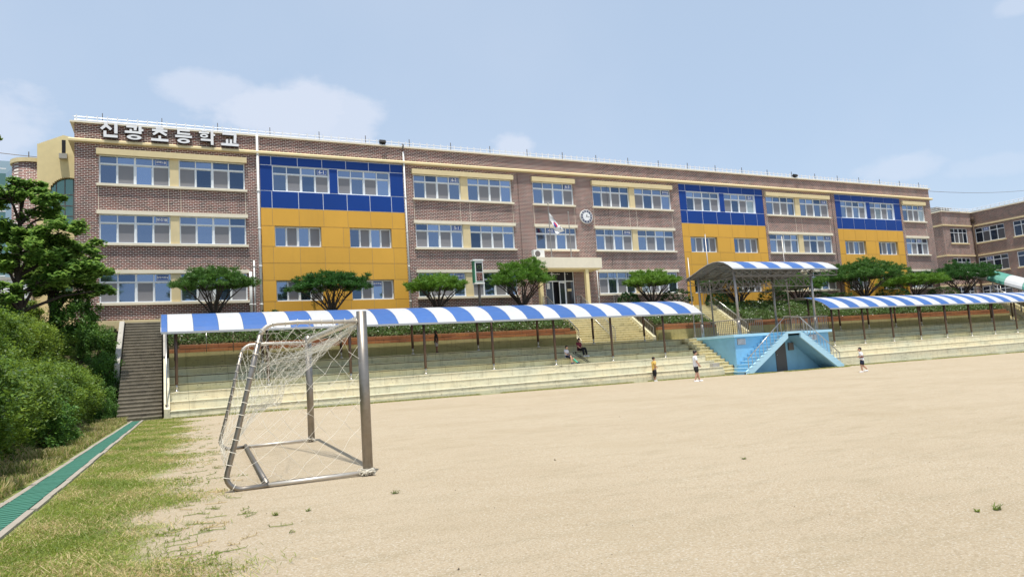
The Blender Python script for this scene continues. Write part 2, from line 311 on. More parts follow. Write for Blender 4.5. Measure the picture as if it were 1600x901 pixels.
# ------------------------------------------------------------ mesh helpers
ORG = {}
class MB:
    def __init__(s): s.v = []; s.f = []; s.mi = []; s.cur = 0
    def q(s, pts):
        n = len(s.v); s.v += [tuple(p) for p in pts]; s.f.append(tuple(range(n, n + len(pts)))); s.mi.append(s.cur); return s
    def box(s, x0, x1, y0, y1, z0, z1):
        n = len(s.v); s.v += [(x, y, z) for z in (z0, z1) for y in (y0, y1) for x in (x0, x1)]
        for f in ((0, 2, 3, 1), (4, 5, 7, 6), (0, 1, 5, 4), (2, 6, 7, 3), (0, 4, 6, 2), (1, 3, 7, 5)):
            s.f.append(tuple(n + i for i in f)); s.mi.append(s.cur)
        return s
    def bar(s, a, b, w, h=None, up=(0, 0, 1)):
        a, b = Vector(a), Vector(b); d = (b - a).normalized(); u = Vector(up)
        if abs(d.dot(u)) > .98: u = Vector((1, 0, 0))
        r = d.cross(u).normalized(); u = r.cross(d); h = h or w; n = len(s.v)
        for p in (a, b):
            for i, j in ((-1, -1), (1, -1), (1, 1), (-1, 1)): s.v.append(tuple(p + r * (w / 2 * i) + u * (h / 2 * j)))
        for f in ((0, 3, 2, 1), (4, 5, 6, 7), (0, 1, 5, 4), (1, 2, 6, 5), (2, 3, 7, 6), (3, 0, 4, 7)):
            s.f.append(tuple(n + i for i in f)); s.mi.append(s.cur)
        return s
    def tube(s, pts, r, k=6, cap=True):
        pts = [Vector(p) for p in pts]; rs = r if isinstance(r, (list, tuple)) else [r] * len(pts); n = len(s.v); ref = None
        for i, p in enumerate(pts):
            d = (pts[min(i + 1, len(pts) - 1)] - pts[max(i - 1, 0)])
            d = d.normalized() if d.length > 1e-9 else Vector((0, 0, 1))
            if ref is None: ref = Vector((0, 0, 1)) if abs(d.z) < .9 else Vector((1, 0, 0))
            x = d.cross(ref).normalized(); y = x.cross(d).normalized(); ref = y
            for j in range(k):
                a = 2 * math.pi * j / k; s.v.append(tuple(p + x * (math.cos(a) * rs[i]) + y * (math.sin(a) * rs[i])))
        for i in range(len(pts) - 1):
            for j in range(k):
                a = n + i * k + j; b = n + i * k + (j + 1) % k; s.f.append((a, b, b + k, a + k)); s.mi.append(s.cur)
        if cap:
            s.f.append(tuple(n + j for j in range(k))[::-1]); s.mi.append(s.cur)
            m = n + (len(pts) - 1) * k; s.f.append(tuple(m + j for j in range(k))); s.mi.append(s.cur)
        return s
    def prism(s, poly, a, b, axis='x'):
        """poly: (u, z) outline; extruded from a to b along axis ('x': u is y; 'y': u is x)"""
        n = len(s.v); k = len(poly)
        for t in (a, b):
            for u, z in poly: s.v.append((t, u, z) if axis == 'x' else (u, t, z))
        s.f.append(tuple(range(n, n + k))); s.f.append(tuple(range(n + 2 * k - 1, n + k - 1, -1))); s.mi += [s.cur] * 2
        for i in range(k):
            j = (i + 1) % k; s.f.append((n + j, n + i, n + k + i, n + k + j)); s.mi.append(s.cur)
        return s
    def sphere(s, c, r, seg=10, rings=7, z0=-1.):
        c = Vector(c); r = r if isinstance(r, (tuple, list)) else (r, r, r); n = len(s.v)
        for i in range(rings + 1):
            th = math.pi * i / rings; z = max(math.cos(th), z0); rr = math.sin(th)
            for j in range(seg):
                a = 2 * math.pi * j / seg; s.v.append((c.x + r[0] * rr * math.cos(a), c.y + r[1] * rr * math.sin(a), c.z + r[2] * z))
        for i in range(rings):
            for j in range(seg):
                a = n + i * seg + j; b = n + i * seg + (j + 1) % seg; s.f.append((a, a + seg, b + seg, b)); s.mi.append(s.cur)
        return s
    def mesh(s, name, mats, org=(0, 0, 0), smooth=False):
        m = bpy.data.meshes.new(name); o = org
        m.from_pydata([(v[0] - o[0], v[1] - o[1], v[2] - o[2]) for v in s.v], [], s.f)
        for x in (mats if isinstance(mats, (list, tuple)) else [mats]): m.materials.append(MATS[x])
        m.polygons.foreach_set('material_index', s.mi)
        bm = bmesh.new(); bm.from_mesh(m); bmesh.ops.recalc_face_normals(bm, faces=bm.faces); bm.to_mesh(m); bm.free()
        if smooth: m.polygons.foreach_set('use_smooth', [True] * len(m.polygons))
        m.update(); return m
    def build(s, name, mats, parent=None, smooth=False):
        org = ORG.get(parent.name, (0, 0, 0)) if parent else (0, 0, 0)
        return put(name, s.mesh(name, mats, org, smooth), parent)
def put(name, mesh, parent=None, loc=(0, 0, 0), rz=0.):
    o = bpy.data.objects.new(name, mesh); COL.objects.link(o); o.location = loc
    if rz: o.rotation_euler = (0, 0, rz)
    if parent: o.parent = parent
    return o
def tag(o, label=None, cat=None, group=None, kind=None):
    if label: o['label'] = label
    if cat: o['category'] = cat
    if group: o['group'] = group
    if kind: o['kind'] = kind
    return o
def thing(name, label, cat, loc=(0, 0, 0), group=None, rz=0.):
    o = bpy.data.objects.new(name, None); COL.objects.link(o); o.location = loc; o.rotation_euler = (0, 0, rz); o.empty_display_size = .3
    ORG[o.name] = tuple(loc); return tag(o, label, cat, group)
def sub(o, parent):                       # lets parts of a part share the thing's origin
    ORG[o.name] = ORG[parent.name]; return o
def struct(o): o['kind'] = 'structure'; return o
def copy_tree(o, parent=None):
    c = o.copy(); COL.objects.link(c); c.parent = parent
    for ch in list(o.children): copy_tree(ch, c)
    return c
def wall_holes(mb, x0, x1, z0, z1, y, holes, depth, axis='x'):
    """front face with openings and their reveals; axis 'x': face at Y=y looking -Y; 'y': face at X=y looking -X with u=Y"""
    P = (lambda u, w, z: (u, w, z)) if axis == 'x' else (lambda u, w, z: (w, u, z))
    us = sorted({x0, x1, *[h[0] for h in holes], *[h[1] for h in holes]}); zs = sorted({z0, z1, *[h[2] for h in holes], *[h[3] for h in holes]})
    us = [u for u in us if x0 <= u <= x1]; zs = [z for z in zs if z0 <= z <= z1]
    for a, b in zip(us, us[1:]):
        for c, d in zip(zs, zs[1:]):
            mu, mz = (a + b) / 2, (c + d) / 2
            if any(h[0] < mu < h[1] and h[2] < mz < h[3] for h in holes): continue
            mb.q([P(a, y, c), P(b, y, c), P(b, y, d), P(a, y, d)])
    for a, b, c, d in holes:
        if b <= x0 or a >= x1: continue
        a, b = max(a, x0), min(b, x1)
        mb.q([P(a, y, c), P(a, y + depth, c), P(b, y + depth, c), P(b, y, c)]); mb.q([P(a, y, d), P(b, y, d), P(b, y + depth, d), P(a, y + depth, d)])
        mb.q([P(a, y, c), P(a, y, d), P(a, y + depth, d), P(a, y + depth, c)]); mb.q([P(b, y, c), P(b, y + depth, c), P(b, y + depth, d), P(b, y, d)])

def quads_mesh(name, C, A, B, mats, mi=None):
    """many small quads: centres C, half axes A and B (numpy N x 3)"""
    n = len(C); V = np.stack([C - A - B, C + A - B * .35, C + A * .9 + B, C - A * .35 + B * .9], 1).reshape(-1, 3).astype(np.float32)
    m = bpy.data.meshes.new(name); m.vertices.add(4 * n); m.vertices.foreach_set('co', V.ravel())
    m.loops.add(4 * n); m.loops.foreach_set('vertex_index', np.arange(4 * n, dtype=np.int32))
    m.polygons.add(n); m.polygons.foreach_set('loop_start', np.arange(0, 4 * n, 4, dtype=np.int32)); m.polygons.foreach_set('loop_total', np.full(n, 4, dtype=np.int32))
    for x in mats: m.materials.append(MATS[x])
    if mi is not None: m.polygons.foreach_set('material_index', np.asarray(mi, dtype=np.int32))
    m.update(); m.validate(); return m
def rand_dirs(n):
    v = rng.normal(size=(n, 3)); return v / np.linalg.norm(v, axis=1, keepdims=True)
def leaf_axes(n, size, up=.4):
    a = rand_dirs(n); b = rand_dirs(n); nrm = np.cross(a, b); nrm[:, 2] += up * np.sign(nrm[:, 2]); nrm /= np.linalg.norm(nrm, axis=1, keepdims=True)
    a = np.cross(nrm, b); a /= np.linalg.norm(a, axis=1, keepdims=True); b = np.cross(nrm, a)
    s = (size * rng.uniform(.6, 1.3, n))[:, None]; return a * s, b * s * .6
def shell_points(n, c, r, clumps=40, spread=.25, inner=.25, zmin=-.6):
    """points in leafy clumps spread near the surface of an ellipsoid"""
    d = rand_dirs(clumps * 3); d = d[d[:, 2] > zmin][:clumps]; k = len(d)
    rad = rng.uniform(1 - inner, 1.06, k)[:, None]; cc = d * rad
    i = rng.integers(0, k, n); p = cc[i] + rng.normal(size=(n, 3)) * spread * rng.uniform(.5, 1, (n, 1))
    return np.asarray(c) + p * np.asarray(r)

# ------------------------------------------------------------ ground and terrain
FG = .0077
def gz(x): return -FG * max(min(x, 150), 0)
mb = MB()
xs = [-400, -60, -20, -10, -4, -2.6, 0, 5, 10, 20, 35, 50, 70, 95, 150, 400]; ys = [-400, -60, -5, 5, 15, 25, 34.4, 60, 200, 600]
for a, b in zip(xs, xs[1:]):
    for c, d in zip(ys, ys[1:]): mb.q([(a, c, gz(a)), (b, c, gz(b)), (b, d, gz(b)), (a, d, gz(a))])
struct(mb.build('sports_ground', 'field_ground'))
PZ = 5.0
# terrace: planted slope rising from the planter wall to the level ground before the school
SEG = [(.15, 24.3), (31.0, 36.3), (39.75, 73.4), (79.2, 110)]
for a, b in SEG:
    mb = MB(); mb.prism([(39.95, -1), (39.95, 3.36), (41.2, 4.0), (43.2, 4.93), (46.2, PZ), (46.2, -1)], a, b, 'x')
    struct(mb.build('terrace_slope', 'soil'))
mb = MB(); mb.box(24.3, 31.0, 43.9, 46.2, -1, PZ - .004); mb.box(36.3, 39.75, 43.9, 46.2, -1, PZ - .004); mb.box(73.4, 79.2, 43.9, 46.2, -1, PZ - .004)
mb.box(-2.15, .15, 43.9, 46.2, -1, PZ - .004); mb.box(-60, 130, 46.2, 90, -1, PZ - .008)
struct(mb.build('school_forecourt', 'concrete'))
# bank on the left under the hedge
def bank(x, y):
    h = min(max((-2.75 - x) * 1.05, 0), 4.9, max(.5, .35 + .078 * y) if y < 35 else 3.08 + (y - 35) * .3)
    if x < -2.1: h = max(h, min(max((y - 36.0) * .62, 0), 4.9) * min(1, max(0, (-2.1 - x) / .4)))
    return h
mb = MB(); bx = [-60, -20, -12, -8, -7.4, -6.5, -5.5, -4.5, -3.6, -3.0, -2.75, -2.5, -2.12]; by = [-40, 0, 8, 16, 24, 30, 34, 36, 38, 40, 42, 44, 46.2]
for a, b in zip(bx, bx[1:]):
    for c, d in zip(by, by[1:]):
        if b > -2.6 and c < 34: continue
        mb.q([(p, q_, bank(p, q_) + .02) for p, q_ in ((a, c), (b, c), (b, d), (a, d))])
struct(mb.build('earth_bank', 'soil', smooth=True))

# ------------------------------------------------------------ drain channel with green grating
DX = lambda y: (-2.30 + y * .0285, -1.90 + y * .0262 + .02)      # left and right inner edges
dr = thing('drain_channel', 'long green slatted drain channel with pale concrete kerbs beside the lawn', 'drain', (-2, 10, 0))
kb = []
for s_, nm in ((0, 0), (1, 1)):
    mb = MB()
    for y in np.arange(-2, 34.2, 1.0):
        j = rng.uniform(-.012, .012); w = .085
        xa, xb = DX(y)[s_], DX(y + .985)[s_]
        o_ = -w if s_ == 0 else 0
        p = [(xa + o_ + j, y), (xa + o_ + w + j, y), (xb + o_ + w + j, y + .985), (xb + o_ + j, y + .985)]
        n = len(mb.v); z1 = .035 + rng.uniform(-.006, .006); mb.v += [(u, v, -.05) for u, v in p] + [(u, v, z1) for u, v in p]
        for f in ((0, 3, 2, 1), (4, 5, 6, 7), (0, 1, 5, 4), (1, 2, 6, 5), (2, 3, 7, 6), (3, 0, 4, 7)): mb.f.append(tuple(n + i for i in f)); mb.mi.append(0)
    mb.build('kerb', 'kerb', dr)
mb = MB()
mb.q([(DX(-2)[0], -2, .006), (DX(-2)[1], -2, .006), (DX(34)[1], 34, .006), (DX(34)[0], 34, .006)]); mb.build('channel_bed', 'kerb', dr)
k_ = 0
for y in np.arange(0, 34, .98):
    mb = MB(); a0, a1 = DX(y); 
    for i in range(6):
        yy = y + .05 + i * .16; mb.box(DX(yy)[0] + .012, DX(yy)[1] - .012, yy - .05, yy + .042, .022, .036 + rng.uniform(0, .003))
    mb.bar((DX(y)[0] + .03, y, .015), (DX(y + .96)[0] + .03, y + .96, .015), .03, .02); mb.bar((DX(y)[1] - .03, y, .015), (DX(y + .96)[1] - .03, y + .96, .015), .03, .02)
    mb.build('grate', 'grate_green', dr)

# ------------------------------------------------------------ windows
WC = {}
def cached(key, fn):
    if key not in WC: WC[key] = fn()
    return WC[key]
def frame_mesh(w, h, cols, tr, t=.06, mid=.11):
    """aluminium frame, local: x right, z up, facing -Y, origin bottom left; tr = height of top lights or 0"""
    mb = MB(); d0, d1 = -.05, .05
    mb.box(0, w, d0, d1, 0, t); mb.box(0, w, d0, d1, h - t, h); mb.box(0, t, d0 + .002, d1, t, h - t); mb.box(w - t, w, d0 + .002, d1, t, h - t)
    for i in range(1, cols):
        x = w * i / cols; m = (mid if i == cols // 2 else t) / 2
        mb.box(x - m, x + m, d0 + .004, d1 - .004, t, h - t)
    if tr: mb.box(t, w - t, d0 + .007, d1 - .007, h - tr - .04, h - tr + .04)
    return mb.mesh('window', 'frame_white')
def pane_mesh(w, h, mt, bead):
    mb = MB(); mb.box(0, w, -.004, .004, 0, h)
    if bead:
        mb.cur = 1; b = .028; mb.box(0, w, -.02, .02, 0, b); mb.box(0, w, -.02, .02, h - b, h); mb.box(0, b, -.018, .018, b, h - b); mb.box(w - b, w, -.018, .018, b, h - b)
    return mb.mesh('pane', [mt, 'frame_white'])
def text_faces(body, size, depth=.0):
    cu = bpy.data.curves.new('t', 'FONT'); cu.body = body; cu.size = size; cu.align_x = 'CENTER'; cu.align_y = 'CENTER'; cu.resolution_u = 2; cu.offset = size * .035
    o = bpy.data.objects.new('t', cu); COL.objects.link(o); bpy.context.view_layer.update()
    m = bpy.data.meshes.new_from_object(o); vs = [tuple(v.co) for v in m.vertices]; fs = [tuple(p.vertices) for p in m.polygons]
    bpy.data.objects.remove(o); bpy.data.meshes.remove(m); bpy.data.curves.remove(cu); return vs, fs
def sign_mesh(body, w, h):
    mb = MB(); mb.box(0, w, -.012, 0, 0, h); mb.cur = 1
    vs, fs = text_faces(body, min(h * .85, w / (len(body) * (.95 if ord(body[0]) > 999 else .62) + .25)))
    n = len(mb.v); mb.v += [(w / 2 + x, -.016, h * .54 + y) for x, y, z in vs]
    for f in fs: mb.f.append(tuple(n + i for i in f)); mb.mi.append(1)
    mb.box(w * .04, w * .96, -.017, -.0125, h * .05, h * .11); mb.box(w * .04, w * .065, -.017, -.0125, h * .11, h * .9); mb.box(w * .935, w * .96, -.0165, -.0125, h * .11, h * .9)
    return mb.mesh('room_sign', ['sign_blue', 'sign_white'])
wr = random.Random(11)
def window(parent, u0, u1, z0, z1, y, cols=4, tr=.5, sign=None, scol=3, glass='glass_blue', screens='0101', facing='x', beads=True, open_=None, label=None):
    """facing 'x': in a wall looking -Y at depth Y=y; 'y': in a wall looking -X at depth X=y (u is Y)"""
    po = ORG[parent.name]; w, h = u1 - u0, z1 - z0
    if facing == 'x': loc, rz = (u0 - po[0], y - po[1], z0 - po[2]), 0.
    else: loc, rz = (y - po[0], u1 - po[1], z0 - po[2]), -math.pi / 2
    w, h = round(w, 2), round(h, 2)
    o = put('window', cached(('f', w, h, cols, tr), lambda: frame_mesh(w, h, cols, tr)), parent, loc, rz)
    if label: o['label'] = label
    t = .05; cw = w / cols
    for i in range(cols):
        x0 = cw * i + (t if i == 0 else .03); x1 = cw * (i + 1) - (t if i == cols - 1 else .03)
        if cols > 2 and i == cols // 2: x0 = cw * i + .05
        if cols > 2 and i == cols // 2 - 1: x1 = cw * (i + 1) - .05
        x0 += .003; x1 -= .003; pw = round(x1 - x0, 3)
        rows = [(t + .003, h - t - .003)] if not tr else [(t + .003, h - tr - .045), (h - tr + .045, h - t - .003)]
        for k, (a, b) in enumerate(rows):
            ph = round(b - a, 3); is_s = k == 0 and screens[i % len(screens)] == '1'
            mt = ('screen_dark' if glass == 'glass_deep' else 'screen_mesh') if is_s else glass
            if not is_s and glass == 'glass_blue' and k == 0 and wr.random() < .13: mt = 'glass_curtain'
            if not is_s and glass == 'glass_blue' and wr.random() < .2: mt = 'glass_dark'
            p = put('insect_screen' if is_s else 'pane', cached(('p', pw, ph, mt, k == 0 and beads), lambda: pane_mesh(pw, ph, mt, k == 0 and beads)), o, (x0, .015 if is_s else (.03 if k == 0 else .0), a))
            p.rotation_euler = (wr.uniform(-.008, .008), 0, wr.uniform(-.006, .006))
    if sign:
        sw, sh = (cw * .72, min(tr * .72, .36)) if tr else (cw * .8, .3); sw, sh = round(sw, 2), round(sh, 2)
        zz = h - tr + (tr - sh) * .5 - .01 if tr else h - sh - .1
        put('room_sign', cached(('s', sign, sw, sh), lambda: sign_mesh(sign, sw, sh)), o, (cw * (scol + .5) - sw / 2, -.03, zz))
    return o

# ------------------------------------------------------------ the school building
FY = 45.89
school = thing('school_building', 'long three storey red brown brick school with cream window bands and blue and orange bays', 'school', (34, FY, PZ))
FL = [(6.30, 8.02), (9.77, 11.49), (13.27, 14.99)]
BAYS = [(5.5, 14.97), (39.25, 48.9), (58.4, 68.1)]
PAIRS = [((-3.34, .36), (.84, 4.6)), ((15.69, 19.23), (19.78, 23.34)), ((25.16, 28.72),), ((30.54, 34.05), (34.56, 38.3)), ((49.26, 52.91), (53.5, 57.38)), ((68.45, 71.95),)]
X0, X1, ZT = -4.55, 73.1, 16.77
holes = []
for pr in PAIRS:
    for fl, (za, zb) in enumerate(FL):
        if pr[0][0] == 25.16 and fl == 0: continue
        for a, b in pr: holes.append((a, b, za, zb))
DOOR = (25.7, 28.25, PZ + .02, 8.14); holes.append(DOOR)
mb = MB(); spans = [(X0, 5.5), (14.97, 39.25), (48.9, 58.4), (68.1, X1)]
for a, b in spans: wall_holes(mb, a, b, 5.30, 15.62, FY, [h for h in holes if a < h[0] < b], .2)
wall_holes(mb, X0, X1, 15.62, ZT + .03, FY, [], 0)
mb.build('wall', 'brick_wall', school)
mb = MB(); mb.q([(X0, FY, PZ), (X0, FY + 13, PZ), (X0, FY + 13, ZT), (X0, FY, ZT)]); mb.q([(X1, FY, PZ), (X1, FY + 13, PZ), (X1, FY + 13, ZT), (X1, FY, ZT)])
mb.build('wall', 'brick_side', school)
mb = MB(); mb.q([(X0, FY + 13, PZ), (X1, FY + 13, PZ), (X1, FY + 13, ZT), (X0, FY + 13, ZT)]); mb.build('wall', 'brick_wall', school)
mb = MB(); mb.box(X0 + .2, X1 - .2, FY + .2, FY + 12.8, ZT - .6, ZT - .3); mb.build('roof', 'roof_deck', school)
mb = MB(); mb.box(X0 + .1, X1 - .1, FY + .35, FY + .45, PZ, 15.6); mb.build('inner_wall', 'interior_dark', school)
# plinth, cornice, coping
mb = MB()
for a, b in ((X0 - .05, 5.5), (14.97, 25.65), (28.3, 39.25), (48.9, 58.4), (68.1, X1 + .05)): mb.box(a, b, FY - .05, FY + .1, PZ - .3, 5.30)
mb.build('plinth', 'cream', school)
mb = MB(); mb.prism([(FY + .02, 15.64), (FY - .22, 15.67), (FY - .22, 15.78), (FY - .12, 15.87), (FY + .02, 15.89)], X0 - .28, X1 + .28); mb.build('cornice', 'cream', school)
mb = MB(); mb.box(X0 - .22, X1 + .2, FY - .13, FY + .3, ZT + .03, ZT + .125); mb.box(X0 - .2, X0 + .3, FY + .3, FY + 13, ZT, ZT + .128); mb.box(X1 - .3, X1 + .2, FY + .3, FY + 13, ZT, ZT + .128); mb.build('coping', 'cream_light', school)
mb = MB(); mb.box(X0 - .28, X0 - .002, FY + .03, FY + 13, 15.66, 15.9); mb.box(X1 + .002, X1 + .28, FY + .03, FY + 13, 15.66, 15.9); mb.build('cornice', 'cream', school)
# window surrounds
SIGNS = {(0, 0): ('행정지원실', 3), (0, 1): ('보건실', 3), (0, 2): ('과학1실', 3), (1, 1): ('5-1', 3), (1, 2): ('6-2', 3), (1, 0): ('돌봄1실', 3), (2, 2): ('6-3', 3), (2, 1): ('4-2', 1), (3, 0): ('교무실', 3), (3, 1): ('연구실', 3), (4, 1): ('3-1', 2), (5, 1): ('2-2', 2), (5, 2): ('1-2', 3), (4, 2): ('1-3', 3), (5, 0): ('1-1', 2)}
SIGNS2 = {(3, 2): ('미디어실', 3), (3, 0): ('전산실', 3), (4, 2): ('1-3', 3), (4, 1): ('4-1', 3), (3, 1): None}
for pi, pr in enumerate(PAIRS):
    a, b = pr[0][0], pr[-1][1]
    for fl, (za, zb) in enumerate(FL):
        if pi == 2 and fl == 0: continue
        lt = .34 if fl == 2 else .2; pr_ = .22 if fl == 2 else .14
        mb = MB(); mb.box(a - .12, b + .12, FY - pr_, FY + .05, zb - .01, zb + lt); mb.build('lintel', 'cream' if fl == 2 else 'cream_light', school)
        mb = MB(); mb.box(a - .12, b + .12, FY - .15, FY + .06, za - .13, za + .01); mb.build('sill', 'cream_light', school)
        if len(pr) == 2:
            mb = MB(); mb.box(pr[0][1] - .003, pr[1][0] + .003, FY - .06, FY + .2, za + .01, zb - .01); mb.build('pier', 'cream', school)
        for wi, (c, d) in enumerate(pr):
            sg = None; sc_ = 3
            if wi == 0 and (pi, fl) in SIGNS and not (pi == 3 and fl == 2) and pi != 4: sg, sc_ = SIGNS[(pi, fl)]
            if wi == 1 and SIGNS2.get((pi, fl)): sg, sc_ = SIGNS2[(pi, fl)]
            window(school, c, d, za, zb, FY + .10, 4, .5, sg, sc_, screens=wr.choice(['0101', '0101', '0110', '1010', '0101']))
# movement joints in the brick spandrels
for pr in PAIRS:
    xsj = [pr[0][0] - .02, pr[-1][1] + .02] + ([pr[0][1] - .1, pr[1][0] + .1] if len(pr) == 2 else [])
    for x in xsj:
        mb = MB(); mb.box(x - .012, x + .012, FY - .006, FY + .02, 11.72, 13.12); mb.build('wall_joint', 'cream_light', school)
# clad bays
for bi, (a, b) in enumerate(BAYS):
    s_ = (b - a) / 9.47; cx = [a + q_ * s_ for q_ in (0, .70, 2.35, 3.92, 5.5, 7.05, 8.55, 9.47)]
    bw = [(a + .77 * s_, a + 4.36 * s_), (a + 4.93 * s_, a + 8.50 * s_)]; yw = [(a + .82 * s_, a + 3.72 * s_), (a + 5.6 * s_, a + 8.45 * s_)]
    hb = [(c, d, 13.32, 15.0) for c, d in bw]; hy = [(c, d, z_, z_ + 1.33) for c, d in yw for z_ in (9.72, 6.22)]
    mb = MB(); wall_holes(mb, a, b, 12.2, 15.62, FY + .02, hb, .24); mb.build('bay_backing', 'joint_blue', school)
    mb = MB(); wall_holes(mb, a, b, 5.0, 12.2, FY + .02, hy, .32); mb.build('bay_backing', 'joint_yellow', school)
    PM = {}
    def panel(c, d, z0, z1, mt):
        g_ = .02 if 'blue' in mt else .013; w, h = round(d - c - 2 * g_, 2), round(z1 - z0 - 2 * g_, 2)
        if w < .05 or h < .05: return
        key = (w, h, mt)
        if key not in PM:
            m_ = MB(); m_.prism([(0, 0), (-.014, .003), (-.014, h - .003), (0, h)], 0, w); PM[key] = m_.mesh('panel', mt)
        p = put('panel', PM[key], school, (c + g_ - 34, FY + .018 - rng.uniform(0, .004) - FY, z0 + g_ - PZ))
    def row(z0, z1, wins, mt):
        if not wins:
            for c, d in zip(cx, cx[1:]): panel(c, d, z0, z1, mt)
        else:
            panel(a, wins[0][0], z0, z1, mt); 
            mid = (wins[0][1], wins[1][0])
            if mid[1] - mid[0] > 1.2: panel(mid[0], (mid[0] + mid[1]) / 2 + .5, z0, z1, mt); panel((mid[0] + mid[1]) / 2 + .5, mid[1], z0, z1, mt)
            else: panel(mid[0], mid[1], z0, z1, mt)
            panel(wins[1][1], b, z0, z1, mt)
    row(15.0, 15.6, None, 'panel_blue'); row(13.32, 15.0, bw, 'panel_blue'); row(12.2, 13.32, None, 'panel_blue')
    row(11.05, 12.2, None, 'panel_yellow'); row(9.72, 11.05, yw, 'panel_yellow'); row(8.65, 9.72, None, 'panel_yellow'); row(7.55, 8.65, None, 'panel_yellow')
    row(6.22, 7.55, yw, 'panel_yellow'); row(5.0, 6.22, None, 'panel_yellow')
    for k, (c, d) in enumerate(bw): window(school, c, d, 13.32, 15.0, FY + .18, 4, .5, {(0, 0): '6-1', (1, 1): '2-1'}.get((bi, k)), 3, screens='0101' if k == 0 else '1010')
    for k, (c, d) in enumerate(yw):
        window(school, c, d, 9.72, 11.05, FY + .27, 4, 0, None)
        window(school, c, d, 6.22, 7.55, FY + .27, 4, 0, '방과후실' if (bi, k) == (0, 1) else None, 2)
# door front under the entrance canopy
mb = MB(); dx0, dx1, dz0, dz1 = DOOR; y = FY + .12
mb.box(dx0, dx1, y - .04, y + .04, dz1 - .09, dz1); mb.box(dx0, dx1, y - .038, y + .038, 7.3, 7.38)
for x in (dx0, dx0 + .62, 27.45, dx1 - .07): mb.box(x, x + .07, y - .036, y + .036, dz0, dz1 - .09)
ent = mb.build('entrance_frame', 'frame_white', school); sub(ent, school)
mb = MB(); mb.box(dx0 + .07, dx1 - .07, y - .01, y + .01, 7.38, dz1 - .09); tr_ = mb.build('fanlight', 'interior_dark', school)
for xa, xb in ((27.52, dx1 - .07), (dx0 + .07, dx0 + .62)): mb = MB(); mb.box(xa, xb, y - .01, y + .01, dz0 + .05, 7.3); mb.build('side_light', 'glass_door', school)
# open leaf standing ajar
mb = MB()
for z0, z1 in ((dz0 + .05, dz0 + .15), (7.18, 7.28)): mb.bar((26.75, y - .35, (z0 + z1) / 2), (27.42, y - .02, (z0 + z1) / 2), .05, z1 - z0)
mb.bar((26.75, y - .35, dz0 + .05), (26.75, y - .35, 7.28), .06); mb.bar((27.42, y - .02, dz0 + .05), (27.42, y - .02, 7.28), .06); mb.cur = 1
mb.bar((26.78, y - .335, 6.2), (27.39, y - .035, 6.2), .012, 2.0); mb.build('door', ['frame_white', 'glass_door'], school, False)
# small illegible lettering over the door becomes a row of short strokes
mb = MB()
for i in range(9): mb.box(26.2 + i * .1, 26.26 + i * .1, y - .02, y - .012, 7.86, 7.86 + (.05 if i % 3 else .08))
mb.box(27.5, 27.56, y - .02, y - .012, 7.87, 7.92); mb.box(27.7, 27.76, y - .02, y - .012, 7.87, 7.92); mb.build('door_lettering', 'sign_white', school)
mb = MB(); mb.box(27.62, 27.98, y - .06, y - .03, 6.55, 6.75); mb.build('notice_plate', 'cream', school)
mb = MB(); mb.box(25.83, 26.08, y - .07, y - .03, 6.75, 7.2); mb.build('notice_plate', 'white_paint', school)
# entrance canopy slab and its column
mb = MB(); mb.box(24.25, 29.9, 44.4, FY - .002, 8.14, 8.93); mb.build('entrance_canopy', 'cream_light', school)
mb = MB(); mb.box(24.35, 29.8, 44.5, FY - .002, 8.04, 8.14); mb.build('canopy_soffit', 'yellow_wall', school)
mb = MB(); mb.box(28.45, 28.72, 44.5, 44.78, PZ, 8.04); mb.build('canopy_column', 'yellow_wall', school)
mb = MB(); mb.box(24.45, 24.72, 44.5, 44.78, PZ, 8.04); mb.build('canopy_column', 'yellow_wall', school)
# roof railing: two rails on short posts with taller lightning posts
mb = MB()
for z_ in (ZT + .42, ZT + .24): mb.tube([(X0, FY + .05, z_), (X1, FY + .05, z_)], .019, 6); mb.tube([(X0, FY + .05, z_), (X0, FY + 13, z_)], .019, 6)
rl = sub(mb.build('roof_railing', 'rail_metal', school), school)
m1 = MB(); m1.box(-.035, .035, -.035, .035, 0, .42); m1.box(-.2, .2, -.012, .012, .30, .33); p1 = m1.mesh('rail_post', 'rail_metal')
m2 = MB(); m2.box(-.02, .02, -.02, .02, 0, .62); p2 = m2.mesh('lightning_rod', 'rail_dark')
x = X0 + .1; i = 0
while x < X1:
    put('rail_post', p1, rl, (x - 34, .05, ZT + .12 - PZ)); x += .52; i += 1
    if i % 6 == 3: put('lightning_rod', p2, rl, (x - 34 - .26, .07, ZT + .12 - PZ))
# down pipes
for x, z0, z1, r_ in ((5.38, 5.0, 16.9, .075), (15.03, 5.0, 16.5, .06), (5.0, 5.0, 8.8, .05), (4.78, 5.0, 8.1, .09), (30.3, 5.0, 8.6, .04)):
    mb = MB(); mb.tube([(x, FY - .12, z0), (x, FY - .12, z1)], r_, 8)
    for z_ in np.arange(z0 + 1, z1, 2.4): mb.tube([(x, FY - .12, z_), (x, FY - .12, z_ + .08)], r_ * 1.35, 8)
    mb.build('down_pipe', 'pipe_white', school, True)
mb = MB(); mb.tube([(15.0, FY - .08, 16.6), (15.0, FY - .3, 16.95), (15.0, FY - .1, 17.05)], .05, 6); mb.build('pipe_hook', 'rail_dark', school)
for x in (23.9, 31.9, 57.9): # thin cables down the brick
    mb = MB(); mb.tube([(x, FY - .02, 5.2), (x, FY - .02, 15.6)], .012, 4); mb.build('wall_cable', 'black', school)

